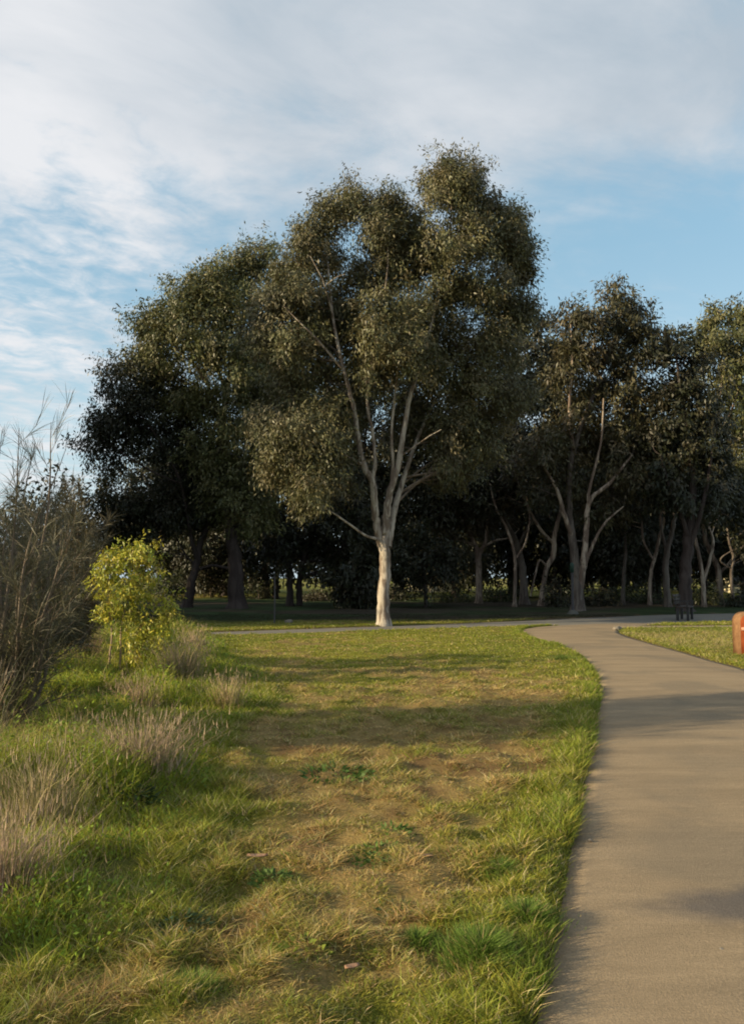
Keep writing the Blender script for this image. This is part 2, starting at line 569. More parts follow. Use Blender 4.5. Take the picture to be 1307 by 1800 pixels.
# ------------------------------------------------------------------ paths
def mat_path(name, ca, cb, cc, shade_spot=None):
    m = bpy.data.materials.new(name)
    m.use_nodes = True
    t = NT(m.node_tree)
    oc = t.n('ShaderNodeTexCoord').outputs['Object']
    br = t.n('ShaderNodeMapping', inp={'Vector': oc, 'Rotation': (0, 0, R(-12)), 'Scale': (0.5, 2.4, 1)}).outputs[0]
    n1 = t.noise(br, 1.1, 5, 0.6, 0.4)
    n2 = t.noise(oc, 0.7, 4, 0.55, 0.5)
    n3 = t.noise(oc, 120.0, 4, 0.7)
    n4 = t.noise(br, 9.0, 5, 0.7)
    vo = t.n('ShaderNodeTexVoronoi', inp={'Vector': oc, 'Scale': 95.0}).outputs['Distance']
    c = t.mix(t.smooth(n1, 0.32, 0.70), ca, cb)
    c = t.mix(t.math('MULTIPLY', t.smooth(n2, 0.48, 0.66), 0.7), c, cc)
    if shade_spot:  # soft dark ellipse: a cast shadow painted into the path colour
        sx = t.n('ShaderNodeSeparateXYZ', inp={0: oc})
        ex = t.math('MULTIPLY', t.math('ADD', sx.outputs[0], -shade_spot[0]), 1 / shade_spot[2])
        ey = t.math('MULTIPLY', t.math('ADD', sx.outputs[1], -shade_spot[1]), 1 / shade_spot[3])
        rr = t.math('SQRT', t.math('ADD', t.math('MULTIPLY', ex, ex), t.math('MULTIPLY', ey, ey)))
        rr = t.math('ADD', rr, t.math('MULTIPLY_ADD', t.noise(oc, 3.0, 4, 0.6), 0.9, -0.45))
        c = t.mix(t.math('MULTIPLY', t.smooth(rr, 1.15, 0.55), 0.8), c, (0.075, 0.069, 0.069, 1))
    gr = t.math('MULTIPLY_ADD', n3, 0.7, 0.65)
    gr = t.math('MULTIPLY', gr, t.math('MULTIPLY_ADD', n4, 0.35, 0.825))
    gr = t.math('MULTIPLY', gr, t.math('MULTIPLY_ADD', vo, 0.35, 0.86))
    c = t.mix(1.0, c, t.n('ShaderNodeCombineXYZ', inp={0: gr, 1: gr, 2: gr}).outputs[0], 'MULTIPLY')
    hh = t.math('ADD', n3, t.math('MULTIPLY', n4, 0.8))
    bp = t.n('ShaderNodeBump', inp={'Height': hh, 'Strength': 0.7, 'Distance': 0.008})
    b = t.n('ShaderNodeBsdfPrincipled', inp={'Base Color': c, 'Roughness': 0.92, 'Specular IOR Level': 0.15, 'Normal': bp.outputs[0]})
    t.n('ShaderNodeOutputMaterial', inp={'Surface': b.outputs[0]})
    return m


M_path = mat_path('tan_path', (0.266, 0.200, 0.127), (0.208, 0.156, 0.100), (0.168, 0.134, 0.094), (2.25, 3.88, 0.95, 0.30))  # last tuple places the painted shadow patch
M_cross = mat_path('grey_path', (0.17, 0.155, 0.13), (0.14, 0.13, 0.112), (0.125, 0.115, 0.105))  # grey and dark: the tree shade lying here is put into the colour
M_spur = mat_path('pinkish_path', (0.30, 0.22, 0.16), (0.26, 0.19, 0.14), (0.22, 0.18, 0.14))


def sheet(name, Lq, Rq, z, mat, m=14):
    n = len(Lq)
    t = np.linspace(0, 1, m)
    g = Lq[:, None] * (1 - t)[None, :, None] + Rq[:, None] * t[None, :, None]
    crown = 0.018 * 4 * t * (1 - t)
    zz = z + crown[None] + 0.010 * (fbm(g[..., 0], g[..., 1], 0.7, 2, 61) - 0.5)
    v = np.concatenate([g, zz[..., None]], -1).reshape(-1, 3)
    ii = np.arange(n * m).reshape(n, m)
    q = [np.stack([ii[:-1, :-1], ii[1:, :-1], ii[1:, 1:], ii[:-1, 1:]], -1).reshape(-1, 4)[:, ::-1]]
    # skirts down both sides
    base = len(v)
    sk = np.concatenate([v.reshape(n, m, 3)[:, 0], v.reshape(n, m, 3)[:, -1]]) - np.array((0, 0, 0.10))
    v = np.vstack([v, sk])
    a, b = ii[:, 0], base + np.arange(n)
    q.append(np.stack([a[:-1], a[1:], b[1:], b[:-1]], -1))
    a, b = ii[:, -1], base + n + np.arange(n)
    q.append(np.stack([a[1:], a[:-1], b[:-1], b[1:]], -1))
    return build(name, v, q, mat, None, None, False, 'structure')


sheet('crossing_path', crossL, crossR, 0.034, M_cross)
sheet('side_path', spurL, spurR, 0.040, M_spur, 6)
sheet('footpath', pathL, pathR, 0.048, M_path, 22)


# ------------------------------------------------------------------ blades of grass
def blades(x, y, z, h, wd, lean, ang, col, segs=2, droop=0.5, tipf=1.15):
    """vectorised blades. lean = horizontal reach, ang = direction of the lean"""
    n = len(x)
    base = np.stack([x, y, z], -1)
    ld = np.stack([np.cos(ang), np.sin(ang), np.zeros(n)], -1)
    yaw = rng.random(n) * 2 * np.pi
    sd = np.stack([np.cos(yaw), np.sin(yaw), np.zeros(n)], -1) * (wd / 2)[:, None]
    tip = base + ld * lean[:, None] + np.array((0, 0, 1.0)) * h[:, None]
    if segs == 1:
        v = np.stack([base - sd, base + sd, tip], 1)
        c = np.stack([col * 0.9, col * 0.9, col * tipf], 1)
        t = (np.arange(n) * 3)[:, None] + np.array((0, 1, 2))
        return v.reshape(-1, 3), None, t, c.reshape(-1, 3)
    mid = base + ld * (lean * 0.36)[:, None] + np.array((0, 0, 1.0)) * (h * (0.5 + 0.22 * droop))[:, None]
    v = np.stack([base - sd, base + sd, mid + sd * 0.8, mid - sd * 0.8, tip], 1)
    c = np.stack([col * 0.85, col * 0.85, col, col, col * tipf], 1)
    k = (np.arange(n) * 5)[:, None]
    return v.reshape(-1, 3), k + np.array((0, 1, 2, 3)), k + np.array((3, 2, 4)), c.reshape(-1, 3)


def scatter_polar(n, d0, d1, power, half=0.50, extra=0.9):
    """points in the camera's wedge, density falling with distance**power"""
    e = 2 - power
    uq = rng.random(n)
    d = (d0 ** e + uq * (d1 ** e - d0 ** e)) ** (1 / e)
    x = (rng.random(n) * 2 - 1) * (half * d + extra)
    return x, d


def leaf_mesh(pos, down, size, ratio, col, face=None):
    """four-cornered leaves, folded a little along the midrib"""
    n = len(pos)
    down = down / (np.linalg.norm(down, axis=1)[:, None] + 1e-9)
    rv = rng.normal(size=(n, 3)) if face is None else face + rng.normal(0, 0.42, (n, 3))
    side = np.cross(down, rv)
    side /= np.linalg.norm(side, axis=1)[:, None] + 1e-9
    nrm = np.cross(side, down)
    L = size[:, None]
    W = L * ratio * 0.5
    a = pos
    b = pos + down * L * 0.45 + side * W + nrm * W * 0.25
    c = pos + down * L
    d = pos + down * L * 0.45 - side * W + nrm * W * 0.25
    v = np.stack([a, b, c, d], 1).reshape(-1, 3)
    q = (np.arange(n) * 4)[:, None] + np.array((0, 1, 2, 3))
    return v, q, np.repeat(col, 4, axis=0)



# --- mown lawn
acc = Acc()
x, y = scatter_polar(860000, 2.3, 33.0, 1.75)
sd = path_sd(x, y)
ws = weed_sd(x, y)
keep = (sd > 0.0 + 0.02 * rng.random(len(x))) & (ws > -0.25)
x, y, sd, ws = x[keep], y[keep], sd[keep], ws[keep]
z = height(x, y, sd) + (fbm(x, y, 4.4, 2, 21, 0.6) - 0.5) * 0.13 * (1 - sstep(y, 8, 22)) * sstep(sd, 0.02, 0.3) - 0.004
rnd = rng.random(len(x))
col, g = lawn_colors(x, y, sd, ws, rnd)
jit = (0.52 + 0.95 * rng.random(len(x)))[:, None] * (1 + 0.22 * (rng.random((len(x), 3)) - 0.5))
bleach = (rng.random(len(x)) < 0.13)
col = np.where(bleach[:, None], np.array((0.55, 0.44, 0.22)), col)
strayg = rng.random(len(x)) < 0.14
col = np.where(strayg[:, None], np.array((0.17, 0.21, 0.03)), col) * jit
litr_shade = sstep(y + 3.0 * (fbm(x, y, 0.25, 3, 51) - 0.5), 26.5, 29.5)
col = col * (1 - litr_shade[:, None]) + np.array((0.042, 0.042, 0.020)) * litr_shade[:, None]  # blades here are darkened too, for the grove's shade
edgef = 1 - sstep(sd, 0.05, 0.55)
tuft = sstep(fbm(x, y, 5.0, 2, 71), 0.50, 0.72)
h = (0.010 + 0.020 * rng.random(len(x)) ** 1.3) * (0.55 + 0.6 * g + 1.7 * tuft) + edgef * (0.02 + 0.065 * tuft) * rng.random(len(x)) + (1 - sstep(ws, 0, 0.35)) * 0.06 * rng.random(len(x))
h *= 1 - 0.35 * sstep(y, 8, 20)
wd = 0.0034 * (y / 3.0) ** 0.86 * (0.8 + 0.5 * rng.random(len(x)))
lean = h * (0.6 + 1.9 * rng.random(len(x)) * (1.35 - g)) + 0.008
ang = rng.random(len(x)) * 2 * np.pi
nr = y < 5.0
acc.add(*[q for q in blades(x[nr], y[nr], z[nr], h[nr], wd[nr], lean[nr], ang[nr], col[nr], 2)])
fr = ~nr
acc.add(*[q for q in blades(x[fr], y[fr], z[fr], h[fr], wd[fr] * 1.15, lean[fr], ang[fr], col[fr], 1)])
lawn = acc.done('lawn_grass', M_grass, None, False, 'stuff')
lawn['label'] = 'mown patchy lawn of green and straw coloured grass beside the path'
lawn['category'] = 'grass'

# --- longer green fringe hanging over the path's edge
acc = Acc()
n = 46000
s_i = rng.random(n) ** 1.7 * 0.86 + 0.14
pl = np.stack([np.interp(s_i, np.linspace(0, 1, 160), pathL[:, 0]), np.interp(s_i, np.linspace(0, 1, 160), pathL[:, 1])], -1)
off = np.abs(rng.normal(0, 0.17, n)) * (0.6 + 0.9 * fbm(pl[:, 0], pl[:, 1], 0.9, 2, 77))
x, y = pl[:, 0] - off + 0.03, pl[:, 1] + rng.normal(0, 0.03, n)
sd = path_sd(x, y)
k = (sd > -0.015) & (y > 2.2)
x, y, sd, off = x[k], y[k], sd[k], off[k]
z = height(x, y, sd) - 0.005
clump = sstep(fbm(x, y, 2.6, 3, 79), 0.40, 0.72)
h = (0.020 + 0.085 * clump * rng.random(len(x))) * (0.7 + 0.6 * rng.random(len(x)))
br = fbm(x, y, 1.1, 3, 81)
col = np.stack([0.115 + 0.15 * br, 0.180 + 0.11 * br, 0.022 + 0.014 * br], -1) * (0.6 + 0.75 * rng.random((len(x), 1)))
dryb = rng.random(len(x)) < 0.12
col = np.where(dryb[:, None], np.array((0.30, 0.24, 0.10)), col)
v5 = blades(x, y, z, h, 0.0042 * (y / 3.0) ** 0.55 * (0.7 + 0.6 * rng.random(len(x))), h * (0.3 + 0.9 * rng.random(len(x))), rng.random(len(x)) * 6.283, col, 2)
acc.add(*v5)
fr_o = acc.done('path_edge_grass', M_grass, None, False, 'stuff')
fr_o['label'] = 'longer green grass growing along the left edge of the path'
fr_o['category'] = 'grass'

# --- rough tall grass on the left
def mound(x, y):
    return sstep(fbm(x, y, 1.7, 2, 93), 0.40, 0.66)


acc = Acc()
x, y = scatter_polar(170000, 2.2, 22.0, 1.45, 0.52, 0.8)
n0 = len(x)
x = np.where(x > 0.5, -np.abs(x), x)
ws = weed_sd(x, y)
k = ws < 0.12 * (rng.random(n0) - 0.3)
x, y, ws = x[k], y[k], ws[k]
n = len(x)
inner = 1 - sstep(ws, -0.9, 0.0)
cl = fbm(x, y, 0.75, 3, 91)
cl2 = mound(x, y)
h = (0.045 + 0.04 * inner + 0.13 * inner * sstep(cl, 0.45, 0.70) + 0.15 * cl2 * (0.45 + 0.55 * inner)) * (0.35 + 0.8 * rng.random(n))
wdt = 0.0056 * (y / 4.0) ** 0.6 * (0.6 + 0.8 * rng.random(n))
dryp = sstep(fbm(x, y, 0.55, 3, 95) + 0.25 * (rng.random(n) - 0.5), 0.48, 0.64) * 0.75
br = fbm(x, y, 1.4, 3, 97)
green = np.stack([0.21 + 0.17 * br, 0.265 + 0.10 * br, 0.026 + 0.016 * br], -1)
straw = np.array((0.36, 0.285, 0.13))
isdry = rng.random(n) < 0.10 + 0.45 * dryp
col = np.where(isdry[:, None], straw, green) * (0.6 + 0.75 * rng.random((n, 1)))
h = np.where(isdry, h * 1.2 + 0.22 * inner * (rng.random(n) < 0.25) * rng.random(n), h)
wdt = np.where(isdry, wdt * 0.6, wdt)
zt = height(x, y) - 0.01 + 0.10 * cl2 * inner
acc.add(*blades(x, y, zt, h, wdt, h * (0.2 + 1.1 * rng.random(n) ** 1.3), rng.random(n) * 6.283, col, 2))
lw = rng.random(n) < 0.80 * cl2 + 0.14
lx = np.repeat(x[lw], 1)
m_ = len(lx)
lz = zt[lw] + h[lw] * (0.35 + 0.6 * rng.random(m_))
lcol = np.array((0.155, 0.225, 0.028)) * (0.55 + 0.9 * rng.random((m_, 1))) * (0.8 + 0.5 * fbm(lx, y[lw], 0.9, 2, 98))[:, None]
lvv, lqq, lcc = leaf_mesh(np.stack([lx + rng.normal(0, 0.03, m_), y[lw] + rng.normal(0, 0.03, m_), lz], -1), rng.normal(size=(m_, 3)) + np.array((0, 0, 0.25)), 0.028 * (y[lw] / 4.0) ** 0.5 * (0.5 + 0.8 * rng.random(m_)), 0.42, lcol)
acc.add(lvv, lqq, None, lcc)
tg = acc.done('tall_grass', M_grass, None, False, 'stuff')
tg['label'] = 'lush rough green grass growing tall left of the mown lawn'
tg['category'] = 'grass'

# --- grass on the right island beyond the path, and far scrubby ground cover
acc = Acc()
n = 26000
x = 6.0 + rng.random(n) * 8.5
y = 11.0 + rng.random(n) * 14.5
sd = path_sd(x, y)
k = sd > 0.02
x, y, sd = x[k], y[k], sd[k]
n = len(x)
h = 0.03 + 0.06 * rng.random(n)
br = fbm(x, y, 0.5, 3, 101)
g = sstep(br, 0.40, 0.60)[:, None]
col = (np.array((0.34, 0.28, 0.13)) * (1 - g) + np.array((0.14, 0.17, 0.035)) * g) * (0.65 + 0.7 * rng.random((n, 1)))
acc.add(*blades(x, y, height(x, y, sd) - 0.005, h, np.full(n, 0.012), h * (0.4 + rng.random(n)), rng.random(n) * 6.283, col, 1))
ig = acc.done('verge_grass', M_grass, None, False, 'stuff')
ig['label'] = 'green and pale grass on the verge right of the path'
ig['category'] = 'grass'


# ------------------------------------------------------------------ trees
PAL = {
    'olive': [(0.100, 0.102, 0.044), (0.124, 0.114, 0.050), (0.078, 0.084, 0.038), (0.128, 0.102, 0.052)],
    'green': [(0.092, 0.100, 0.034), (0.115, 0.116, 0.040), (0.070, 0.082, 0.030), (0.125, 0.108, 0.046)],
    'mid': [(0.060, 0.058, 0.026), (0.076, 0.068, 0.030), (0.044, 0.046, 0.022), (0.084, 0.064, 0.034)],  # darker leaves for a less lit tree: shade put into the colour
    'dark': [(0.026, 0.030, 0.014), (0.036, 0.038, 0.016), (0.020, 0.025, 0.013), (0.040, 0.034, 0.019)],  # lowered for trees standing in shade, so part of that shade is painted
    'brown': [(0.052, 0.043, 0.021), (0.066, 0.048, 0.024), (0.040, 0.038, 0.019), (0.048, 0.036, 0.020)],
    'yellow': [(0.34, 0.35, 0.035), (0.44, 0.40, 0.04), (0.18, 0.23, 0.03), (0.40, 0.31, 0.04)],
    'shrub': [(0.04, 0.052, 0.018), (0.055, 0.062, 0.02), (0.034, 0.044, 0.016), (0.066, 0.060, 0.027)],
}


def make_tree(name, label, cat, d, base_px, stems, lobes, bark, pal='olive', group=None, leaf=0.190, ratio=0.24,
              dens=1.0, branch_r=1.0, twigs=8, bark2=None, sides=9, sprig=16, hang=0.5, spread=0.30, origin=None, whole=False, back=True, thin=0.74, limb_bark=None, grow=1.0, clump=0.60):
    """stems: rows of (px, py, depth offset, radius m); lobes: (px, py, rx, ry, depth offset[, density])
    photo positions are turned into metres at distance d, the tree is then plain geometry round its own base"""
    b = P(base_px[0], base_px[1], d)
    b[2] = 0.03 if origin is None else origin
    root = thing(name, label, cat, tuple(b), group)
    sc = d / FPX
    pts_all = []
    tr_parts = []
    for si, st in enumerate(stems):
        ctrl = [np.append(P(px, py, d + dz) - b, r * thin) for px, py, dz, r in st]
        if si == 0:
            ctrl[0][2] = -0.45
        s = spline(ctrl, 6)
        s[1:-1, :3] += rng.normal(0, 1, (len(s) - 2, 3)) * s[1:-1, 3:4] * 0.10
        if si == 0:
            hgt = s[:, 2]
            s[:, 3] *= 1 + 0.22 * np.exp(-np.clip(hgt, 0, None) / 0.5) + 0.40 * np.exp(-np.clip(hgt, 0, None) / 0.12)
        tr_parts.append(s)
        pts_all.append(s)
    a = Acc()
    a.tube(tr_parts[0][:, :3], tr_parts[0][:, 3], sides, 0.04)
    if whole:
        for s in tr_parts[1:]:
            a.tube(s[:, :3], s[:, 3], max(6, sides - 2), 0.08)
    a.done('trunk', bark, root, True)
    if not whole:
        for s in tr_parts[1:]:
            a = Acc()
            a.tube(s[:, :3], s[:, 3], max(6, sides - 2), 0.08)
            a.done('limb', limb_bark or bark, root, True)
    sp_all = np.vstack(pts_all)
    lobes = [tuple(l) + (1.0,) * (6 - len(l)) for l in lobes]
    lobes = [(l[0], l[1], l[2] * grow, l[3] * grow) + l[4:] for l in lobes]
    if back:
        lobes = lobes + [(l[0] + rng.uniform(-6, 6), l[1] + rng.uniform(-2, 8), l[2] * 0.95, l[3] * 0.92, l[4] + rng.uniform(0.9, 1.5) * l[2] * sc, l[5] * 0.85)
                         for l in lobes if l[5] > 0.65]
    tw = Acc()
    lv, lq, lc, ln = [], [], [], 0
    pal_a = np.array(PAL[pal])
    for lb in lobes:
        px, py, rx, ry, dz = lb[:5]
        dn = lb[5] if len(lb) > 5 else 1.0
        c = P(px, py, d + dz) - b
        r3 = np.array((rx * sc, 0.85 * max(rx, ry) * sc, ry * sc))
        hd = np.linalg.norm(sp_all[:, :2] - c[:2], axis=1)
        dist = np.linalg.norm(sp_all[:, :3] - c, axis=1) + 1.3 * np.clip(sp_all[:, 2] - c[2] + 0.55 * hd, 0, None) + 4.0 * np.clip(0.64 * c[2] - sp_all[:, 2], 0, None)
        j = int(np.argmin(dist))
        p0, r0 = sp_all[j, :3], sp_all[j, 3]
        r1 = min(r0 * 0.5, 0.05, 0.014 + 0.022 * branch_r * np.linalg.norm(c - p0) ** 0.8)
        mid = (p0 + c) / 2 + np.array((0, 0, -0.08 * np.linalg.norm(c - p0))) + rng.normal(0, 0.06, 3) * np.linalg.norm(c - p0)
        s = spline([np.append(p0, r1), np.append(mid, r1 * 0.75), np.append(c, r1 * 0.42)], 5)
        tw.tube(s[:, :3], s[:, 3], 5)
        # sprigs
        area = (rx * sc) * (ry * sc) + 0.15
        ns = max(5, int(17 * dn * dens * area ** 0.85))
        u = rng.normal(size=(ns, 3))
        u /= np.linalg.norm(u, axis=1)[:, None]
        rr = rng.random(ns) ** 0.42 * (0.80 + 0.30 * rng.random(ns))
        nsub = int(np.clip(ns // 7, 3, 9))
        us = rng.normal(size=(nsub, 3)) + np.array((0, 0, 0.25))
        us /= np.linalg.norm(us, axis=1)[:, None]
        si2 = rng.integers(0, nsub, ns)
        sub = us[si2] * 0.66 * r3
        spg = c + sub + u * rr[:, None] * r3 * clump
        rag = rng.random(ns) < 0.20
        spg = np.where(rag[:, None], c + (spg - c) * rng.uniform(1.10, 1.42, (ns, 1)), spg)
        spg[:, 2] -= np.where(rag, 0.0, rng.random(ns) ** 3 * 0.30 * r3[2])
        out_n = (sub + u * rr[:, None] * r3 * clump * 1.3) / r3
        out_n /= np.linalg.norm(out_n, axis=1)[:, None] + 1e-9
        for kk in range(min(twigs, ns)):
            e = spg[kk]
            t0 = s[rng.integers(len(s) // 2, len(s)), :3]
            mm = (t0 + e) / 2 + rng.normal(0, 0.08, 3) * np.linalg.norm(e - t0) + np.array((0, 0, 0.05))
            s2 = spline([np.append(t0, r1 * 0.34), np.append(mm, r1 * 0.24), np.append(e, 0.006 * branch_r)], 3)
            tw.tube(s2[:, :3], s2[:, 3], 4)
        # leaves hang along little drooping twigs
        tone = 0.78 + 0.44 * rng.random()
        m = ns * sprig
        si_ = np.repeat(np.arange(ns), sprig)
        tdir = u * 0.6 + rng.normal(0, 0.45, (ns, 3)) + np.array((0, 0, -hang))
        tdir /= np.linalg.norm(tdir, axis=1)[:, None]
        tl = rng.random(m)
        pos = spg[si_] + tdir[si_] * (tl * 0.62)[:, None] * (spread / 0.3) + rng.normal(0, spread * 0.55, (m, 3))
        down = tdir[si_] * 0.5 + rng.normal(0, 0.55, (m, 3)) + np.array((0, 0, -hang * 1.3))
        sz = leaf * (0.55 + 0.8 * rng.random(m))
        ci = pal_a[rng.integers(0, len(pal_a), ns)][si_] * 0.6 + pal_a[rng.integers(0, len(pal_a), m)] * 0.4
        cc = ci * tone * (0.7 + 0.6 * rng.random((m, 1)))
        v, q, c4 = leaf_mesh(pos, down, sz, ratio, cc, out_n[si_])
        lv.append(v)
        lq.append(q + ln)
        lc.append(c4)
        ln += len(v)
    tw.done('branches', bark2 or bark, root, True, 'stuff')
    build('crown', np.concatenate(lv), [np.concatenate(lq)], M_leaf, root, np.concatenate(lc), False, 'stuff')
    return root


# ---- the big pale gum in the middle of the lawn
main = make_tree(
    'gum_tree', 'tall white trunked gum tree standing alone where the lawn meets the crossing path', 'tree', 26.0, (675, 1101),
    [[(675, 1103, 0, 0.24), (674, 1060, 0, 0.228), (676, 1000, 0, 0.22), (675, 955, 0, 0.22), (677, 930, 0, 0.17), (680, 898, -0.1, 0.15), (686, 862, -0.2, 0.13),
      (700, 815, -0.3, 0.12), (708, 766, -0.4, 0.10), (720, 700, -0.5, 0.085), (738, 640, -0.5, 0.065), (760, 560, -0.3, 0.05), (785, 450, 0, 0.04), (795, 340, 0, 0.02)],
     [(670, 960, 0, 0.16), (664, 930, -0.1, 0.15), (659, 898, -0.2, 0.14), (655, 850, -0.4, 0.125), (638, 815, -0.6, 0.115), (629, 773, -0.7, 0.10), (622, 720, -0.9, 0.085), (604, 650, -1.0, 0.07), (585, 560, -0.8, 0.05), (575, 450, -0.5, 0.025)],
     [(682, 962, 0, 0.15), (688, 920, 0.15, 0.135), (696, 885, 0.25, 0.12), (706, 850, 0.4, 0.105), (718, 815, 0.5, 0.085), (738, 760, 0.8, 0.07), (775, 690, 1.0, 0.055), (850, 620, 1.2, 0.04), (885, 480, 1.0, 0.02)],
     [(655, 845, -0.4, 0.085), (659, 812, -0.5, 0.075), (655, 762, -0.6, 0.065), (645, 700, -0.9, 0.055), (660, 600, -1.0, 0.045), (680, 480, -0.6, 0.03), (680, 390, -0.4, 0.015)],
     [(687, 862, -0.2, 0.07), (690, 815, -0.3, 0.065), (688, 762, -0.5, 0.055), (694, 690, -0.7, 0.045), (705, 620, -0.9, 0.03)],
     [(664, 948, -0.2, 0.055), (640, 940, -0.5, 0.045), (612, 920, -0.9, 0.036), (580, 898, -1.2, 0.024), (555, 885, -1.4, 0.012)],
     [(640, 818, -0.6, 0.05), (605, 800, -1.0, 0.042), (575, 785, -1.4, 0.034), (545, 775, -1.7, 0.018)],
     [(706, 800, -0.3, 0.035), (728, 785, -0.6, 0.028), (752, 768, -0.9, 0.02), (775, 755, -1.1, 0.01)],
     [(606, 655, -1.0, 0.05), (560, 600, -1.4, 0.042), (530, 570, -1.6, 0.028), (500, 540, -1.6, 0.012)],
     [(586, 560, -0.8, 0.04), (570, 500, -1.3, 0.03), (560, 478, -1.5, 0.02), (545, 450, -1.5, 0.01)],
     [(574, 500, -1.3, 0.028), (590, 488, -1.6, 0.02), (606, 482, -1.7, 0.01)]],
    [(778, 298, 30, 34, 0.0), (815, 312, 34, 36, 0.2), (792, 345, 48, 40, -0.3), (850, 362, 40, 36, 0.4), (892, 385, 34, 36, 0.6), (905, 430, 36, 40, 0.6), (912, 475, 28, 28, 0.8),
     (850, 425, 52, 46, -0.2), (790, 415, 50, 50, -0.6), (612, 352, 36, 32, -0.2), (575, 380, 34, 34, -0.2), (545, 425, 36, 36, -0.6), (590, 450, 34, 26, 0.5, 0.7), (680, 362, 36, 34, -0.2),
     (668, 410, 40, 40, -0.5), (720, 400, 34, 44, 0.3), (735, 455, 50, 46, 0.8), (690, 470, 40, 36, 0.2), (640, 490, 40, 36, 0.3, 0.8),
     (508, 470, 36, 32, -0.6), (482, 520, 36, 38, -0.8), (530, 520, 44, 42, -1.0), (590, 540, 46, 44, 0.8), (470, 580, 34, 40, -0.5), (520, 600, 46, 46, -1.0), (565, 640, 44, 38, 0.8, 0.8),
     (690, 545, 50, 48, -1.3), (660, 600, 50, 46, -1.6), (720, 610, 44, 44, -1.5), (790, 510, 56, 50, -0.4), (850, 500, 52, 50, 0.2), (895, 545, 44, 44, 0.6),
     (800, 590, 60, 52, 0.2), (865, 610, 54, 54, 0.8), (765, 650, 46, 44, 0.6), (820, 680, 56, 50, 0.8), (880, 690, 50, 52, 1.2), (645, 660, 34, 26, -1.5, 0.30), (672, 680, 26, 24, -0.6, 0.3),
     (505, 680, 42, 44, -0.8), (480, 740, 36, 42, -0.8), (520, 760, 44, 46, -1.4), (565, 730, 44, 44, -1.4), (588, 795, 30, 30, -1.4, 0.7), (500, 820, 40, 40, -1.0), (545, 835, 44, 40, -1.5),
     (590, 850, 34, 26, -1.2, 0.6), (560, 875, 28, 18, -1.2, 0.7), (740, 730, 40, 40, 1.2, 0.7), (790, 750, 46, 42, 0.6), (840, 770, 48, 44, 1.0), (800, 815, 42, 36, 0.6, 0.8),
     (700, 740, 30, 40, 1.3, 0.6), (655, 640, 60, 50, 1.6), (720, 560, 60, 50, 1.8), (620, 560, 50, 60, 1.6), (560, 580, 50, 50, 1.6), (600, 720, 60, 46, 1.8, 0.8)],
    M_white, 'olive', None, bark2=M_twig, leaf=0.135, ratio=0.31, dens=4.4, clump=0.52, twigs=6, sides=16, sprig=58, spread=0.26, thin=0.84)

# ---- the grove left of it
G1 = 'big gum trees in the grove left of the white trunked gum'
make_tree('gum_tree', 'broad lit gum tree with the thickest dark trunk in the left grove', 'tree', 39.0, (416, 1067),
          [[(416, 1068, 0, 0.60), (415, 1020, 0, 0.50), (412, 970, 0, 0.46), (405, 920, 0, 0.40), (400, 860, 0, 0.32), (392, 780, 0, 0.25), (400, 680, 0, 0.2), (430, 560, 0, 0.12), (455, 470, 0, 0.04)],
           [(410, 960, 0, 0.28), (425, 900, 0.3, 0.22), (440, 820, 0.5, 0.18), (445, 720, 0.5, 0.12), (430, 620, 0.5, 0.05)],
           [(395, 790, 0, 0.16), (375, 700, -0.6, 0.13), (345, 645, -1.0, 0.10), (322, 625, -1.2, 0.06), (290, 590, -1.2, 0.03)],
           [(400, 690, 0, 0.14), (370, 620, -0.5, 0.10), (350, 540, -0.5, 0.06), (345, 500, -0.5, 0.03)]],
          [(462, 455, 44, 22, 0.3), (425, 470, 40, 26, 0), (385, 490, 38, 28, -0.3), (345, 500, 36, 28, -0.4), (430, 520, 44, 34, -0.6), (375, 540, 44, 34, -1.0), (325, 540, 38, 30, -0.6),
           (295, 560, 36, 30, -0.5), (258, 575, 32, 28, -0.3), (330, 590, 44, 30, -1.2), (280, 610, 36, 26, -0.8, 0.8), (390, 600, 46, 34, -1.4), (440, 600, 40, 40, 0), (355, 650, 34, 26, -0.8, 0.6), (420, 660, 46, 36, -1.2),
           (460, 680, 40, 40, 0.4), (385, 700, 34, 26, -0.6, 0.7), (440, 740, 36, 36, 0.6, 0.6), (470, 790, 32, 40, 1.0), (345, 700, 34, 26, -0.2), (450, 860, 36, 36, 0.8, 0.8), (425, 900, 34, 24, 0.4, 0.7), (405, 745, 38, 30, -1.0), (375, 800, 38, 32, -0.8), (430, 815, 40, 34, -0.8), (395, 865, 40, 30, -0.6), (440, 890, 36, 28, -0.5), (290, 650, 36, 28, 0.2), (320, 690, 38, 30, 0.3), (250, 625, 30, 24, 0.2, 0.8), (470, 620, 40, 44, 0.6)],
          M_dark, 'green', G1, leaf=0.20, ratio=0.34, dens=2.2, twigs=6, sprig=44, spread=0.36, grow=1.16)
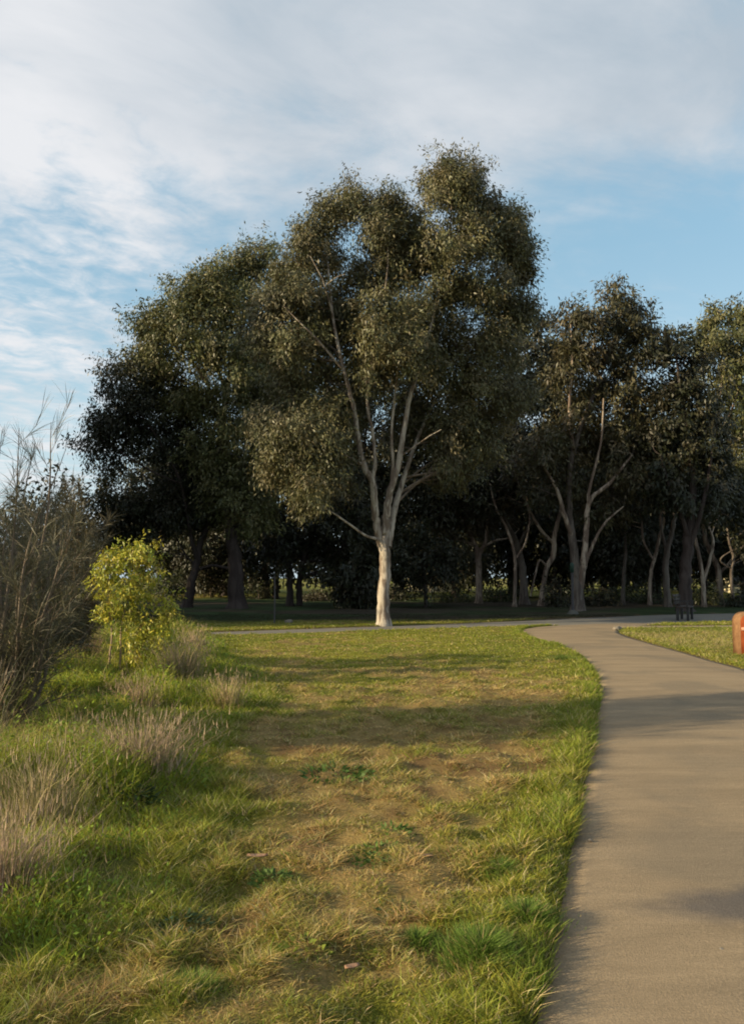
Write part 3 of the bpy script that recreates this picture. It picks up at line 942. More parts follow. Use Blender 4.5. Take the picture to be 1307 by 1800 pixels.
make_tree('gum_tree', 'dark leaning gum tree with a forked trunk behind the yellow sapling', 'tree', 40.0, (330, 1068),
          [[(328, 1070, 0, 0.34), (338, 1020, 0, 0.29), (347, 985, 0, 0.26), (352, 955, 0, 0.22), (365, 925, 0, 0.17), (385, 880, 0.2, 0.13), (395, 820, 0.4, 0.08)],
           [(348, 985, 0, 0.19), (338, 955, -0.3, 0.16), (330, 910, -0.5, 0.13), (318, 850, -0.8, 0.11), (290, 790, -1.0, 0.08), (250, 730, -1.2, 0.05), (215, 670, -1.2, 0.02)],
           [(340, 990, 0, 0.08), (326, 975, -0.2, 0.07), (312, 950, -0.3, 0.05), (290, 920, -0.3, 0.03)],
           [(352, 1000, 0, 0.11), (372, 994, 0, 0.10), (392, 997, 0.1, 0.09), (420, 1004, 0.2, 0.05)],
           [(318, 850, -0.8, 0.08), (270, 830, -1.0, 0.07), (220, 800, -1.2, 0.05), (175, 770, -1.2, 0.02)]],
          [(205, 650, 26, 20, -1.2, 0.8), (240, 640, 24, 18, -1.2, 0.6), (192, 672, 18, 14, -1.2, 0.6), (255, 700, 38, 24, -1.0), (215, 710, 32, 22, -1.2), (180, 740, 28, 20, -1.2), (165, 782, 24, 20, -1.2), (200, 745, 24, 16, -0.8, 0.7), (240, 745, 34, 22, -0.8),
           (290, 735, 40, 30, -0.8), (330, 760, 40, 32, -0.5), (280, 780, 30, 22, -0.6, 0.7), (185, 815, 20, 18, -1.0, 0.7), (320, 810, 40, 28, -0.4), (370, 800, 40, 34, 0), (275, 865, 38, 28, -0.6), (235, 880, 36, 26, -0.6), (330, 865, 44, 30, -0.2), (390, 860, 40, 34, 0.3), (200, 900, 34, 30, -0.6),
           (290, 905, 38, 24, -0.4), (350, 905, 36, 22, 0.3, 0.7), (250, 925, 36, 24, -0.3), (205, 940, 30, 24, -0.3), (180, 870, 22, 26, -1.0, 0.8), (225, 780, 30, 22, -0.6, 0.7), (260, 675, 34, 22, -0.6), (310, 870, 40, 30, 0.6), (360, 880, 36, 28, 0.6)],
          M_dark, 'dark', G1, leaf=0.20, ratio=0.36, dens=2.0, twigs=6, sprig=44, spread=0.34, grow=1.10)
make_tree('dense_tree', 'dense dark low tree with twin trunks between the left grove and the white gum', 'tree', 43.0, (515, 1062),
          [[(510, 1064, 0, 0.26), (509, 1020, 0, 0.22), (505, 970, 0, 0.19), (500, 920, 0, 0.13), (495, 870, 0, 0.05)],
           [(526, 1064, 0, 0.24), (527, 1015, 0, 0.2), (540, 960, 0, 0.16), (560, 900, 0, 0.1), (580, 850, 0, 0.04)]],
          [(480, 890, 44, 44, 0), (530, 870, 48, 44, -0.4), (580, 880, 48, 46, -0.3), (625, 890, 44, 50, 0), (500, 935, 46, 36, -0.5), (560, 940, 50, 38, -0.6), (610, 950, 44, 40, -0.4),
           (470, 960, 34, 30, 0), (650, 930, 34, 40, 0.2), (645, 985, 30, 36, 0), (590, 990, 38, 26, -0.4, 0.8), (530, 980, 40, 22, -0.4, 0.7), (470, 830, 40, 40, 0.6), (600, 820, 50, 40, 0.8), (540, 810, 50, 40, 0.8)],
          M_dark, 'dark', None, leaf=0.259, ratio=0.38, dens=1.2, twigs=4, sprig=26, spread=0.34)
make_tree('gum_tree', 'dark gum tree filling the gap right behind the white trunked gum', 'tree', 47.0, (600, 1056),
          [[(600, 1058, 0, 0.3), (602, 1000, 0, 0.26), (606, 940, 0, 0.22), (620, 860, 0, 0.16), (640, 780, 0, 0.1), (650, 700, 0, 0.04)],
           [(606, 945, 0, 0.16), (650, 890, 0, 0.13), (700, 830, 0, 0.09), (740, 770, 0, 0.04)]],
          [(560, 770, 52, 44, 0), (620, 760, 52, 46, 0), (680, 770, 52, 46, 0), (740, 780, 52, 46, 0), (790, 830, 46, 42, 0), (650, 690, 52, 48, 0), (720, 700, 50, 46, 0), (590, 700, 50, 46, 0), (590, 830, 52, 42, 0), (650, 840, 52, 42, 0), (715, 850, 52, 42, 0), (770, 880, 44, 36, 0), (690, 905, 50, 36, 0), (630, 905, 46, 34, 0), (560, 880, 46, 40, 0), (520, 720, 46, 46, 0), (480, 760, 46, 46, 0), (475, 690, 44, 40, 0)],
          M_dark, 'dark', None, leaf=0.259, ratio=0.38, dens=1.3, twigs=3, sprig=36, spread=0.38)
make_tree('dense_shrub', 'domed dark shrub right of the white gum trunk in the shade', 'shrub', 41.0, (748, 1042),
          [[(748, 1055, 0, 0.12), (746, 1010, 0, 0.09), (744, 960, 0, 0.04)]],
          [(745, 935, 36, 24, 0), (715, 955, 30, 28, -0.2), (780, 960, 32, 28, 0), (745, 970, 40, 30, -0.5), (715, 1000, 28, 24, -0.2), (778, 1000, 30, 22, -0.2), (745, 1010, 36, 22, -0.5)],
          M_dark, 'dark', None, leaf=0.222, ratio=0.4, dens=1.5, twigs=3, sprig=26, spread=0.3)
make_tree('dense_shrub', 'dark bushy shrub left of the white gum trunk under the low branch', 'shrub', 39.0, (622, 1055),
          [[(622, 1064, 0, 0.1), (622, 1030, 0, 0.07), (620, 990, 0, 0.03)]],
          [(625, 985, 26, 22, 0), (605, 1012, 26, 24, -0.2), (640, 1015, 24, 26, -0.2), (622, 1038, 32, 20, -0.4)],
          M_dark, 'dark', None, leaf=0.290, ratio=0.4, dens=1.6, twigs=3, sprig=26, spread=0.28)

# ---- the right grove
G2 = 'pale limbed gum trees in the grove right of the white trunked gum'
r1 = make_tree('gum_tree', 'many limbed gum tree behind the green topped post at the path junction', 'tree', 37.0, (1014, 1070),
               [[(1016, 1072, 0, 0.40), (1014, 1030, 0, 0.33), (1010, 985, 0, 0.28), (1004, 935, 0, 0.24), (999, 885, 0, 0.2), (1005, 800, 0, 0.16), (1040, 700, 0, 0.12), (1070, 620, 0, 0.08), (1095, 540, 0, 0.03)],
                [(1018, 1040, 0, 0.22), (1026, 985, -0.3, 0.2), (1030, 930, -0.4, 0.17), (1036, 880, -0.5, 0.14), (1070, 850, -0.8, 0.11), (1110, 800, -0.8, 0.05)],
                [(1006, 950, 0, 0.16), (990, 900, -0.4, 0.14), (978, 860, -0.6, 0.1), (955, 820, -0.8, 0.06), (930, 780, -0.8, 0.03)],
                [(1008, 800, 0, 0.11), (1000, 720, -0.4, 0.09), (1005, 640, -0.5, 0.06), (1002, 570, -0.5, 0.03)],
                [(1034, 890, -0.5, 0.11), (1035, 860, -0.6, 0.1), (1055, 780, -0.8, 0.07), (1060, 700, -0.8, 0.04)],
                [(1022, 1010, -0.2, 0.12), (1040, 960, -0.5, 0.1), (1062, 920, -0.7, 0.07), (1095, 890, -0.8, 0.03)]],
               [(1000, 552, 26, 24, -0.5, 0.8), (1030, 560, 28, 26, -0.2, 0.8), (1080, 518, 32, 20, 0, 0.8), (1115, 535, 28, 24, 0.2, 0.8), (1060, 560, 32, 28, -0.3), (1125, 580, 26, 30, 0.4), (1095, 580, 34, 30, 0), (1005, 605, 34, 32, -0.6), (1050, 620, 40, 34, -0.4), (1105, 640, 42, 36, 0.2),
                (1000, 660, 36, 36, -0.3), (1050, 680, 40, 36, 0), (1110, 700, 44, 38, 0.2), (1005, 725, 42, 38, 0.2), (1065, 745, 44, 38, 0.3), (965, 765, 40, 36, -0.6), (1020, 790, 40, 32, 0.4), (1085, 800, 46, 36, 0), (935, 800, 36, 30, -0.6), (980, 830, 36, 26, 0.2, 0.7), (1120, 770, 40, 36, 0.3), (1105, 850, 40, 28, -0.2, 0.7), (950, 860, 34, 24, -0.3, 0.6), (1075, 880, 40, 22, 0.6), (1010, 850, 40, 26, 0.7), (1040, 900, 34, 20, 0.8, 0.7)],
               M_grey, 'mid', G2, limb_bark=M_pale, leaf=0.24, ratio=0.30, dens=1.7, twigs=7, sprig=42, spread=0.30)  # grey trunk, pale limbs: shade below and sun above put into the bark
make_tree('gum_tree', 'leaning gum tree with an orange lit fork left of the green topped post', 'tree', 43.0, (950, 1047),
          [[(948, 1050, 0, 0.20), (958, 1005, 0, 0.18), (972, 975, 0, 0.2), (973, 945, 0, 0.18), (985, 890, 0.2, 0.13), (990, 820, 0.3, 0.07)],
           [(972, 955, 0, 0.14), (955, 938, -0.4, 0.12), (938, 912, -0.6, 0.1), (918, 870, -0.8, 0.06), (900, 820, -0.8, 0.03)],
           [(962, 1000, 0, 0.09), (948, 985, -0.2, 0.08), (940, 1010, -0.3, 0.07), (932, 1048, -0.4, 0.07)]],
          [(930, 850, 36, 28, -0.4, 0.6), (895, 820, 36, 30, -0.6), (975, 850, 36, 28, 0.6, 0.6), (910, 770, 40, 34, 0.4), (950, 780, 40, 34, 0.6), (890, 870, 30, 24, -0.6, 0.7)],
          M_pale, 'brown', G2, leaf=0.249, ratio=0.30, dens=1.1, twigs=6, sprig=40, spread=0.32)
make_tree('gum_tree', 'tall dark gum tree rising between the white gum and the many limbed one', 'tree', 45.0, (918, 1048),
          [[(922, 1050, 0, 0.34), (917, 1000, 0, 0.28), (908, 960, 0, 0.25), (895, 930, 0, 0.2), (882, 900, 0, 0.16), (880, 800, 0, 0.12), (910, 680, 0, 0.09), (930, 580, 0, 0.04)],
           [(908, 962, 0, 0.16), (925, 930, 0, 0.13), (950, 880, 0, 0.1), (965, 780, 0, 0.06), (970, 680, 0, 0.03)]],
          [(925, 570, 34, 34, 0), (960, 600, 34, 36, 0), (930, 630, 44, 38, -0.3), (975, 655, 34, 40, 0), (895, 680, 46, 40, 0), (945, 700, 46, 40, -0.3), (890, 750, 46, 40, -0.3), (975, 730, 36, 36, 0.3), (840, 720, 46, 46, 0.4), (835, 800, 46, 40, 0.4), (880, 810, 40, 34, -0.2), (780, 780, 46, 46, 0.8)],
          M_grey, 'dark', G2, leaf=0.268, ratio=0.36, dens=1.25, twigs=5, sprig=42, spread=0.34)
make_tree('gum_tree', 'short gum tree with a stout trunk lit on its left side above pale grass', 'tree', 47.0, (840, 1040),
          [[(840, 1043, 0, 0.26), (841, 1010, 0, 0.24), (839, 975, 0, 0.24), (833, 955, 0, 0.15), (815, 920, -0.2, 0.1), (795, 890, -0.3, 0.05)],
           [(840, 980, 0, 0.16), (853, 950, 0, 0.14), (858, 910, 0, 0.1), (880, 870, 0, 0.05)],
           [(842, 965, 0, 0.1), (870, 950, -0.3, 0.09), (895, 945, -0.4, 0.06), (912, 930, -0.4, 0.03)]],
          [(795, 890, 36, 28, -0.2), (835, 885, 38, 28, 0), (875, 870, 36, 28, 0), (815, 920, 32, 22, -0.4, 0.8), (855, 915, 32, 22, -0.2, 0.7), (785, 930, 24, 20, -0.2, 0.8), (770, 850, 34, 30, 0.4), (830, 845, 40, 30, 0.4), (895, 915, 24, 18, 0, 0.5)],
          M_pale, 'brown', G2, leaf=0.249, ratio=0.32, dens=1.15, twigs=6, sprig=40, spread=0.32)
make_tree('gum_tree', 'heavy black trunked gum tree standing just behind the dark bench', 'tree', 36.0, (1205, 1072),
          [[(1206, 1076, 0, 0.46), (1204, 1030, 0, 0.38), (1206, 980, 0, 0.34), (1212, 920, 0, 0.28), (1216, 860, 0, 0.22), (1210, 780, 0, 0.16), (1195, 690, 0, 0.1), (1185, 600, 0, 0.04)],
           [(1208, 970, 0, 0.2), (1225, 920, -0.3, 0.16), (1238, 870, -0.4, 0.13), (1250, 800, -0.4, 0.08), (1260, 740, -0.3, 0.03)],
           [(1210, 950, 0, 0.17), (1196, 905, -0.4, 0.14), (1180, 870, -0.6, 0.1), (1160, 800, -0.6, 0.05)]],
          [(1185, 588, 30, 22, 0), (1155, 620, 36, 28, 0.2), (1205, 630, 40, 30, -0.2), (1165, 680, 44, 36, 0), (1220, 690, 44, 36, -0.4), (1185, 740, 46, 40, 0), (1240, 745, 42, 36, 0), (1145, 770, 40, 36, -0.3), (1205, 800, 46, 38, -0.2), (1255, 800, 42, 36, 0.2), (1150, 830, 40, 30, -0.4), (1180, 870, 40, 26, -0.5, 0.8), (1240, 870, 42, 30, 0)],
          M_dark, 'dark', G2, leaf=0.240, ratio=0.36, dens=1.3, twigs=5, sprig=42, spread=0.32)
make_tree('gum_tree', 'slim pale gum tree with a straight trunk left of the black trunked one', 'tree', 41.0, (1174, 1056),
          [[(1174, 1058, 0, 0.25), (1169, 1010, 0, 0.22), (1172, 970, 0, 0.2), (1182, 925, 0, 0.15), (1186, 880, 0, 0.11), (1180, 800, 0, 0.05)],
           [(1172, 975, 0, 0.12), (1160, 920, 0, 0.1), (1165, 880, 0, 0.07), (1150, 830, 0, 0.03)]],
          [(1180, 790, 46, 40, 0.3), (1140, 810, 42, 34, 0.3), (1165, 850, 40, 26, 0.2, 0.7), (1130, 740, 46, 40, 0.6)],
          M_grey, 'dark', G2, leaf=0.259, ratio=0.36, dens=1.2, twigs=5, sprig=40, spread=0.32)
make_tree('gum_tree', 'crooked slim gum tree with a pale bent trunk in the middle of the right grove', 'tree', 45.0, (1141, 1043),
          [[(1140, 1046, 0, 0.15), (1143, 1010, 0, 0.14), (1150, 980, 0, 0.13), (1158, 945, 0, 0.12), (1166, 910, 0, 0.1), (1160, 860, 0, 0.06), (1140, 800, 0, 0.03)],
           [(1148, 985, 0, 0.09), (1130, 950, 0, 0.08), (1125, 905, 0, 0.06), (1105, 850, 0, 0.03)]],
          [(1140, 840, 42, 34, 0.3), (1100, 850, 40, 34, 0.3), (1110, 900, 34, 24, 0, 0.6), (1150, 890, 30, 22, 0.2, 0.5), (1070, 890, 36, 26, 0.3, 0.8)],
          M_pale, 'dark', G2, leaf=0.259, ratio=0.34, dens=1.15, twigs=5, sprig=40, spread=0.32)
make_tree('gum_tree', 'short pale sloping trunk gum tree between the post and the crooked gum', 'tree', 46.0, (1092, 1038),
          [[(1092, 1042, 0, 0.15), (1096, 1005, 0, 0.14), (1099, 970, 0, 0.12), (1095, 920, 0, 0.09), (1080, 870, 0, 0.04)]],
          [(1080, 860, 40, 34, 0.3), (1050, 900, 36, 26, 0.3), (1100, 910, 34, 22, 0.3, 0.7), (1040, 850, 36, 30, 0.5)],
          M_grey, 'dark', G2, leaf=0.259, ratio=0.36, dens=1.2, twigs=5, sprig=40, spread=0.32)
make_tree('gum_tree', 'twin stemmed pale gum tree leaning both ways right of the black trunked gum', 'tree', 42.0, (1236, 1050),
          [[(1236, 1054, 0, 0.16), (1234, 1015, 0, 0.15), (1228, 980, 0, 0.13), (1217, 930, 0, 0.11), (1206, 880, 0, 0.08), (1190, 820, 0, 0.04)],
           [(1235, 1025, 0, 0.12), (1246, 985, -0.2, 0.11), (1252, 950, -0.3, 0.1), (1243, 915, -0.4, 0.07), (1255, 870, -0.4, 0.04)]],
          [(1190, 800, 40, 34, 0.3), (1225, 830, 40, 32, 0.3), (1262, 850, 38, 30, 0.2), (1215, 770, 40, 36, 0.3), (1260, 900, 30, 22, 0.3, 0.7)],
          M_pale, 'dark', G2, leaf=0.252, ratio=0.36, dens=1.2, twigs=4, sprig=40, spread=0.32)
make_tree('gum_tree', 'slender pale gum tree leaning left beside the orange lit fork', 'tree', 42.0, (900, 1046),
          [[(902, 1050, 0, 0.13), (905, 1010, 0, 0.12), (903, 970, 0, 0.11), (890, 930, 0, 0.09), (872, 895, 0, 0.07), (860, 850, 0, 0.03)],
           [(904, 985, 0, 0.08), (922, 955, -0.2, 0.07), (930, 915, -0.3, 0.05), (925, 870, -0.3, 0.03)]],
          [(855, 830, 40, 34, 0.4), (890, 850, 38, 30, 0.4), (925, 855, 36, 28, 0.3), (850, 880, 30, 22, 0.4, 0.7)],
          M_pale, 'dark', G2, leaf=0.252, ratio=0.36, dens=1.2, twigs=4, sprig=40, spread=0.32)
make_tree('gum_tree', 'sunlit topped gum tree at the far right behind the bench', 'tree', 46.0, (1264, 1040),
          [[(1265, 1044, 0, 0.24), (1262, 1005, 0, 0.21), (1250, 975, 0, 0.19), (1238, 945, 0, 0.17), (1235, 890, 0, 0.14), (1250, 780, 0, 0.1), (1270, 660, 0, 0.07), (1280, 560, 0, 0.03)],
           [(1262, 1010, 0, 0.12), (1285, 985, 0, 0.1), (1305, 960, 0, 0.07), (1320, 900, 0, 0.04)],
           [(1252, 780, 0, 0.09), (1285, 720, -0.3, 0.07), (1310, 640, -0.4, 0.03)]],
          [(1270, 552, 30, 20, 0), (1300, 560, 34, 26, 0), (1245, 580, 28, 22, -0.2), (1285, 595, 40, 28, -0.6), (1240, 620, 32, 28, -0.4), (1320, 620, 40, 36, -0.4), (1275, 650, 42, 34, -0.5), (1310, 690, 44, 38, 0), (1265, 715, 42, 36, 0), (1300, 760, 46, 40, 0), (1345, 740, 46, 46, 0), (1280, 830, 46, 40, 0), (1330, 830, 46, 40, 0), (1300, 890, 42, 34, 0), (1345, 910, 42, 36, 0), (1265, 900, 34, 28, 0, 0.7)],
          M_pale, 'green', G2, leaf=0.259, ratio=0.34, dens=1.2, twigs=6, sprig=42, spread=0.34)
make_tree('gum_tree', 'small reddish trunk gum tree at the right edge with a bent bough', 'tree', 44.0, (1290, 1046),
          [[(1288, 1048, 0, 0.12), (1284, 1010, 0, 0.11), (1288, 980, 0, 0.1), (1280, 950, 0, 0.08), (1276, 910, 0, 0.05)],
           [(1285, 1000, 0, 0.07), (1265, 985, -0.2, 0.06), (1282, 970, -0.3, 0.05), (1302, 962, -0.4, 0.03)]],
          [(1280, 900, 36, 28, 0.3), (1310, 930, 34, 26, 0.3, 0.8), (1330, 970, 30, 34, 0), (1345, 1010, 28, 30, 0)],
          M_grey, 'dark', G2, leaf=0.249, ratio=0.36, dens=1.15, twigs=4, sprig=40, spread=0.32)


# ---- understorey shrubs
def shrub(px, py, d, wpx, hpx, label, pal='shrub', name='understorey_shrub', group='low shrubs under the far grove'):
    return make_tree(name, label, 'shrub', d, (px, py), [[(px, py + 4, 0, 0.05), (px, py - hpx * 0.35, 0, 0.03), (px, py - hpx * 0.6, 0, 0.015)]],
                     [(px, py - hpx * 0.62, wpx * 0.30, hpx * 0.34, 0), (px - wpx * 0.26, py - hpx * 0.4, wpx * 0.24, hpx * 0.34, -0.1), (px + wpx * 0.27, py - hpx * 0.36, wpx * 0.25, hpx * 0.32, 0.1), (px, py - hpx * 0.25, wpx * 0.4, hpx * 0.25, -0.3)],
                     M_twig, pal, group, leaf=0.170, ratio=0.42, dens=1.6, twigs=2, sprig=16, spread=0.22, sides=5)


for q in [(800, 1062, 49, 70, 34, 'low olive shrub left of the stout lit trunk', 'shrub'),
          (880, 1058, 50, 80, 36, 'low green shrub between the stout lit trunk and the dark gum', 'shrub'),
          (985, 1066, 41, 52, 54, 'dark round shrub at the left foot of the many limbed gum', 'dark'),
          (1052, 1066, 42, 58, 44, 'dark round shrub right of the green topped post', 'dark'),
          (1090, 1060, 49, 70, 40, 'low shrub with lit tips under the sloping trunk gum', 'shrub'),
          (1150, 1062, 47, 60, 30, 'low shrub at the foot of the crooked slim gum', 'shrub'),
          (1240, 1062, 45, 62, 50, 'bright green shrub right of the black trunked gum', 'shrub'),
          (1300, 1070, 41, 60, 46, 'dark shrub behind the orange slab at the right edge', 'dark'),
          (690, 1054, 52, 70, 34, 'low dark shrub behind the white gum trunk', 'dark'),
          (560, 1058, 52, 60, 26, 'low dry shrub right of the twin trunked dark tree', 'brown'),
          (370, 1052, 58, 76, 70, 'brownish shrub seen between the two left grove trunks', 'brown'),
          (300, 1056, 52, 60, 60, 'olive shrub left of the leaning forked trunk', 'shrub'),
          (455, 1054, 56, 54, 54, 'dark shrub right of the thickest dark trunk', 'dark')]:
    shrub(*q)

# ---- far treeline and far shrubs (one mass)
tl = Acc()
pal_a = np.array(PAL['dark'])
nb = 110
lv, lq, lc, ln = [], [], [], 0
for i in range(nb):
    bx, by = rng.uniform(-62, 78), rng.uniform(72, 104)
    hh = rng.uniform(6, 12.5)
    rr = rng.uniform(2.6, 4.8)
    m = 900
    u_ = rng.normal(size=(m, 3))
    u_ /= np.linalg.norm(u_, axis=1)[:, None]
    pos = np.array((bx, by, hh * 0.52)) + u_ * np.array((rr, rr, hh * 0.5)) * (rng.random(m) ** 0.35)[:, None] * (0.8 + 0.4 * vnoise(u_[:, 0] * 3 + i, u_[:, 2] * 3, i))[:, None]
    cc = pal_a[rng.integers(0, 4, m)] * (0.6 + 0.7 * rng.random((m, 1))) * rng.uniform(0.7, 1.3)
    v, q, c4 = leaf_mesh(pos, rng.normal(size=(m, 3)) + np.array((0, 0, -0.4)), 0.52 * (0.6 + 0.8 * rng.random(m)), 0.5, cc)
    lv.append(v)
    lq.append(q + ln)
    lc.append(c4)
    ln += len(v)
tlo = build('distant_treeline', np.concatenate(lv), [np.concatenate(lq)], M_leaf, None, np.concatenate(lc), False, 'stuff')
tlo['label'] = 'distant line of trees beyond the far field'
tlo['category'] = 'treeline'


# ---- trees standing off to the left, whose shade falls across the junction
def copy_tree(src, loc, rz, s, label, group):
    r = src.copy()
    COL.objects.link(r)
    r.location = loc
    r.rotation_euler = (0, 0, rz)
    r.scale = s if isinstance(s, tuple) else (s, s, s)
    r['label'] = label
    r['group'] = group
    for ch in src.children:
        c = ch.copy()
        COL.objects.link(c)
        c.parent = r
    return r


src_trees = {}
for o in list(COL.objects):
    if o.type == 'EMPTY' and o.get('label', '').startswith(('broad lit', 'dense dark low', 'many limbed', 'heavy black', 'dark leaning')):
        src_trees[o['label'].split()[0] + o['label'].split()[1]] = o
GX = 'gum trees standing beyond the left edge of the picture'
k0 = list(src_trees.values())
for i, (bx, by, kk, s, rz) in enumerate([(-19.5, 25.2, 'broadlit', 1.0, 2.2), (-25, 24.5, 'broadlit', 1.12, 0.9), (-21, 29.5, 'manylimbed', 1.2, 4.0), (-27, 26, 'heavyblack', 1.4, 3.0), (-22, 33, 'broadlit', 0.86, 4.4),
                                         (-29, 36, 'manylimbed', 0.95, 1.1), (-17.5, 21.2, 'densedark', 0.80, 1.0), (-18, 25, 'densedark', 1.05, 2.4), (-19, 30, 'densedark', 1.1, 3.6), (-25, 37.5, 'densedark', 1.0, 5.0), (-28, 43, 'densedark', 0.9, 0.2)]):
    copy_tree(src_trees[kk], (bx, by, 0.03), rz, s, 'gum tree standing beyond the left edge of the picture', GX)


GF = 'dense dark trees beyond both groves'
for i, (px, dd, s, rz, lab) in enumerate([
        (300, 60, 1.35, 0.4, 'dense dark tree far behind the leaning forked trunk'), (395, 66, 1.5, 1.9, 'dense dark tree far behind the gap between the two left grove trunks'),
        (480, 58, 1.3, 3.1, 'dense dark tree far behind the thin dark stake'), (800, 60, 1.45, 4.4, 'dense dark tree far behind the domed shrub'),
        (900, 64, 1.5, 5.2, 'dense dark tree far behind the slender leaning gum'), (975, 58, 1.35, 0.9, 'dense dark tree far behind the orange lit fork'),
        (1070, 62, 1.5, 2.7, 'dense dark tree far behind the sloping trunk gum'), (1150, 57, 1.3, 3.8, 'dense dark tree far behind the crooked slim gum'),
        (1235, 63, 1.5, 1.2, 'dense dark tree far behind the twin stemmed pale gum'), (1310, 60, 1.4, 5.8, 'dense dark tree far behind the bent bough at the right edge'), (700, 64, 1.4, 2.2, 'dense dark tree far behind the white gum trunk')]):
    copy_tree(src_trees['densedark'], ((px - CX) / FPX * dd, dd, -0.6), rz, s, lab, GF)

# ------------------------------------------------------------------ casuarinas (she-oaks) at the left edge
def needles(acc_, pts, n, ln_, wd_, colr, spread=0.35, up=0.9, along=None):
    """thin green needles growing along polyline pts (x,y,z,r)"""
    k = len(pts)
    t = rng.random(n) ** 0.8 * (k - 1)
    i = np.minimum(t.astype(int), k - 2)
    f = (t - i)[:, None]
    p = pts[i, :3] * (1 - f) + pts[i + 1, :3] * f
    tg_ = pts[i + 1, :3] - pts[i, :3]
    tg_ /= np.linalg.norm(tg_, axis=1)[:, None] + 1e-9
    dr = tg_ * up + rng.normal(0, spread, (n, 3))
    dr /= np.linalg.norm(dr, axis=1)[:, None]
    L = ln_ * (0.5 + 0.8 * rng.random(n))
    sdv = np.cross(dr, rng.normal(size=(n, 3)))
    sdv /= np.linalg.norm(sdv, axis=1)[:, None] + 1e-9
    mid = p + dr * (L * 0.5)[:, None]
    tip = p + dr * L[:, None] + np.array((0, 0, -1.0)) * (L * 0.10)[:, None]
    hw = wd_ * 0.5
    v = np.stack([p - sdv * hw * 0.6, p + sdv * hw * 0.6, mid + sdv * hw, mid - sdv * hw, tip], 1)
    kk = (np.arange(n) * 5)[:, None]
    c = np.repeat(colr * (0.6 + 0.8 * rng.random((n, 1))), 5, axis=0)
    acc_.add(v.reshape(-1, 3), kk + np.array((0, 1, 2, 3)), kk + np.array((3, 2, 4)), c)


def sheoak(label, d, base_px, tops, n_side, ncol, nl, nw, per, br=0.022, dz=0.6, low=0.2, curve=0.25):
    b = P(base_px[0], base_px[1], d)
    b[2] = float(height(np.array([b[0]]), np.array([b[1]]))[0]) - 0.02
    root = thing('sheoak_shrub', label, 'shrub', tuple(b), 'wispy she-oaks at the left edge')
    st, nd = Acc(), Acc()
    for (px, py) in tops:
        plume = py < 800
        e = P(px, py, d + rng.uniform(-dz, dz)) - b
        p0 = np.array((rng.uniform(-0.12, 0.12), rng.uniform(-0.1, 0.1), 0.0))
        m1 = p0 * 0.65 + e * 0.35 + np.array((e[0] * curve * 0.5, 0, -0.05 * e[2])) + rng.normal(0, 0.05, 3)
        m2 = p0 * 0.3 + e * 0.7 + rng.normal(0, 0.06, 3)
        s = spline([np.append(p0, br), np.append(m1, br * 0.7), np.append(m2, br * 0.4), np.append(e, 0.002)], 6)
        st.tube(s[:, :3], s[:, 3], 5)
        needles(nd, s[int(len(s) * 0.55):], int(per * (0.35 if plume else 0.6)), nl, nw, ncol, 0.22, 1.0)
        for j in range(n_side // 2 if plume else n_side):
            t = rng.uniform(low, 0.97)
            i = int(t * (len(s) - 1))
            q0 = s[i, :3]
            ld = np.linalg.norm(e) * rng.uniform(0.14, 0.34) * (1.15 - 0.6 * t)
            az = rng.uniform(0, 6.283)
            tgv = s[min(i + 1, len(s) - 1), :3] - s[max(i - 1, 0), :3]
            tgv /= np.linalg.norm(tgv) + 1e-9
            dv = tgv * 0.62 + rng.normal(0, 0.16, 3) + np.array((math.cos(az) * 0.62, math.sin(az) * 0.62, 0.15))
            q2 = q0 + dv * ld
            q1 = q0 + dv * ld * 0.5 + np.array((math.cos(az), math.sin(az), -0.2)) * ld * 0.10
            s2 = spline([np.append(q0, s[i, 3] * 0.45), np.append(q1, s[i, 3] * 0.3), np.append(q2, 0.0015)], 4)
            st.tube(s2[:, :3], s2[:, 3], 4)
            needles(nd, s2, per // 2 if plume else per, nl, nw, ncol, 0.20 if plume else 0.48, 0.8)
    st.done('stems', M_twig, root, True)
    nd.done('needles', M_leaf, root, False, 'stuff')
    return root


sheoak('tall wispy she-oak with upright plumes at the left edge nearest the camera', 6.9, (-36, 1345),
       [(90, 742), (62, 776), (34, 752), (4, 758), (116, 790), (-30, 750), (-60, 780), (75, 870), (125, 895), (20, 880), (105, 960), (-90, 850), (145, 960), (60, 1010), (-20, 900), (40, 900), (80, 930), (120, 930), (-50, 960), (10, 980), (70, 890), (100, 1060), (-100, 950), (-130, 880), (-80, 1020)],
       14, np.array((0.094, 0.090, 0.052)), 0.24, 0.0038, 38, 0.024, 0.7, 0.22)
sheoak('bushy brownish she-oak behind the wispy one left of the yellow sapling', 13.0, (95, 1180),
       [(128, 840), (110, 870), (150, 880), (90, 890), (165, 930), (60, 900), (140, 960), (175, 1000), (30, 920), (80, 980), (165, 1060), (20, 1000), (120, 1040)],
       15, np.array((0.070, 0.058, 0.030)), 0.28, 0.008, 60, 0.03, 0.8, 0.12, 0.10)
sheoak('dark low she-oak hanging over the grass at the left edge', 10.5, (10, 1235),
       [(60, 980), (-10, 960), (110, 1040), (30, 1010), (-60, 980), (90, 1100), (-20, 1080), (140, 1100), (20, 940)],
       9, np.array((0.060, 0.058, 0.032)), 0.25, 0.0065, 48, 0.026, 0.6, 0.12, 0.15)

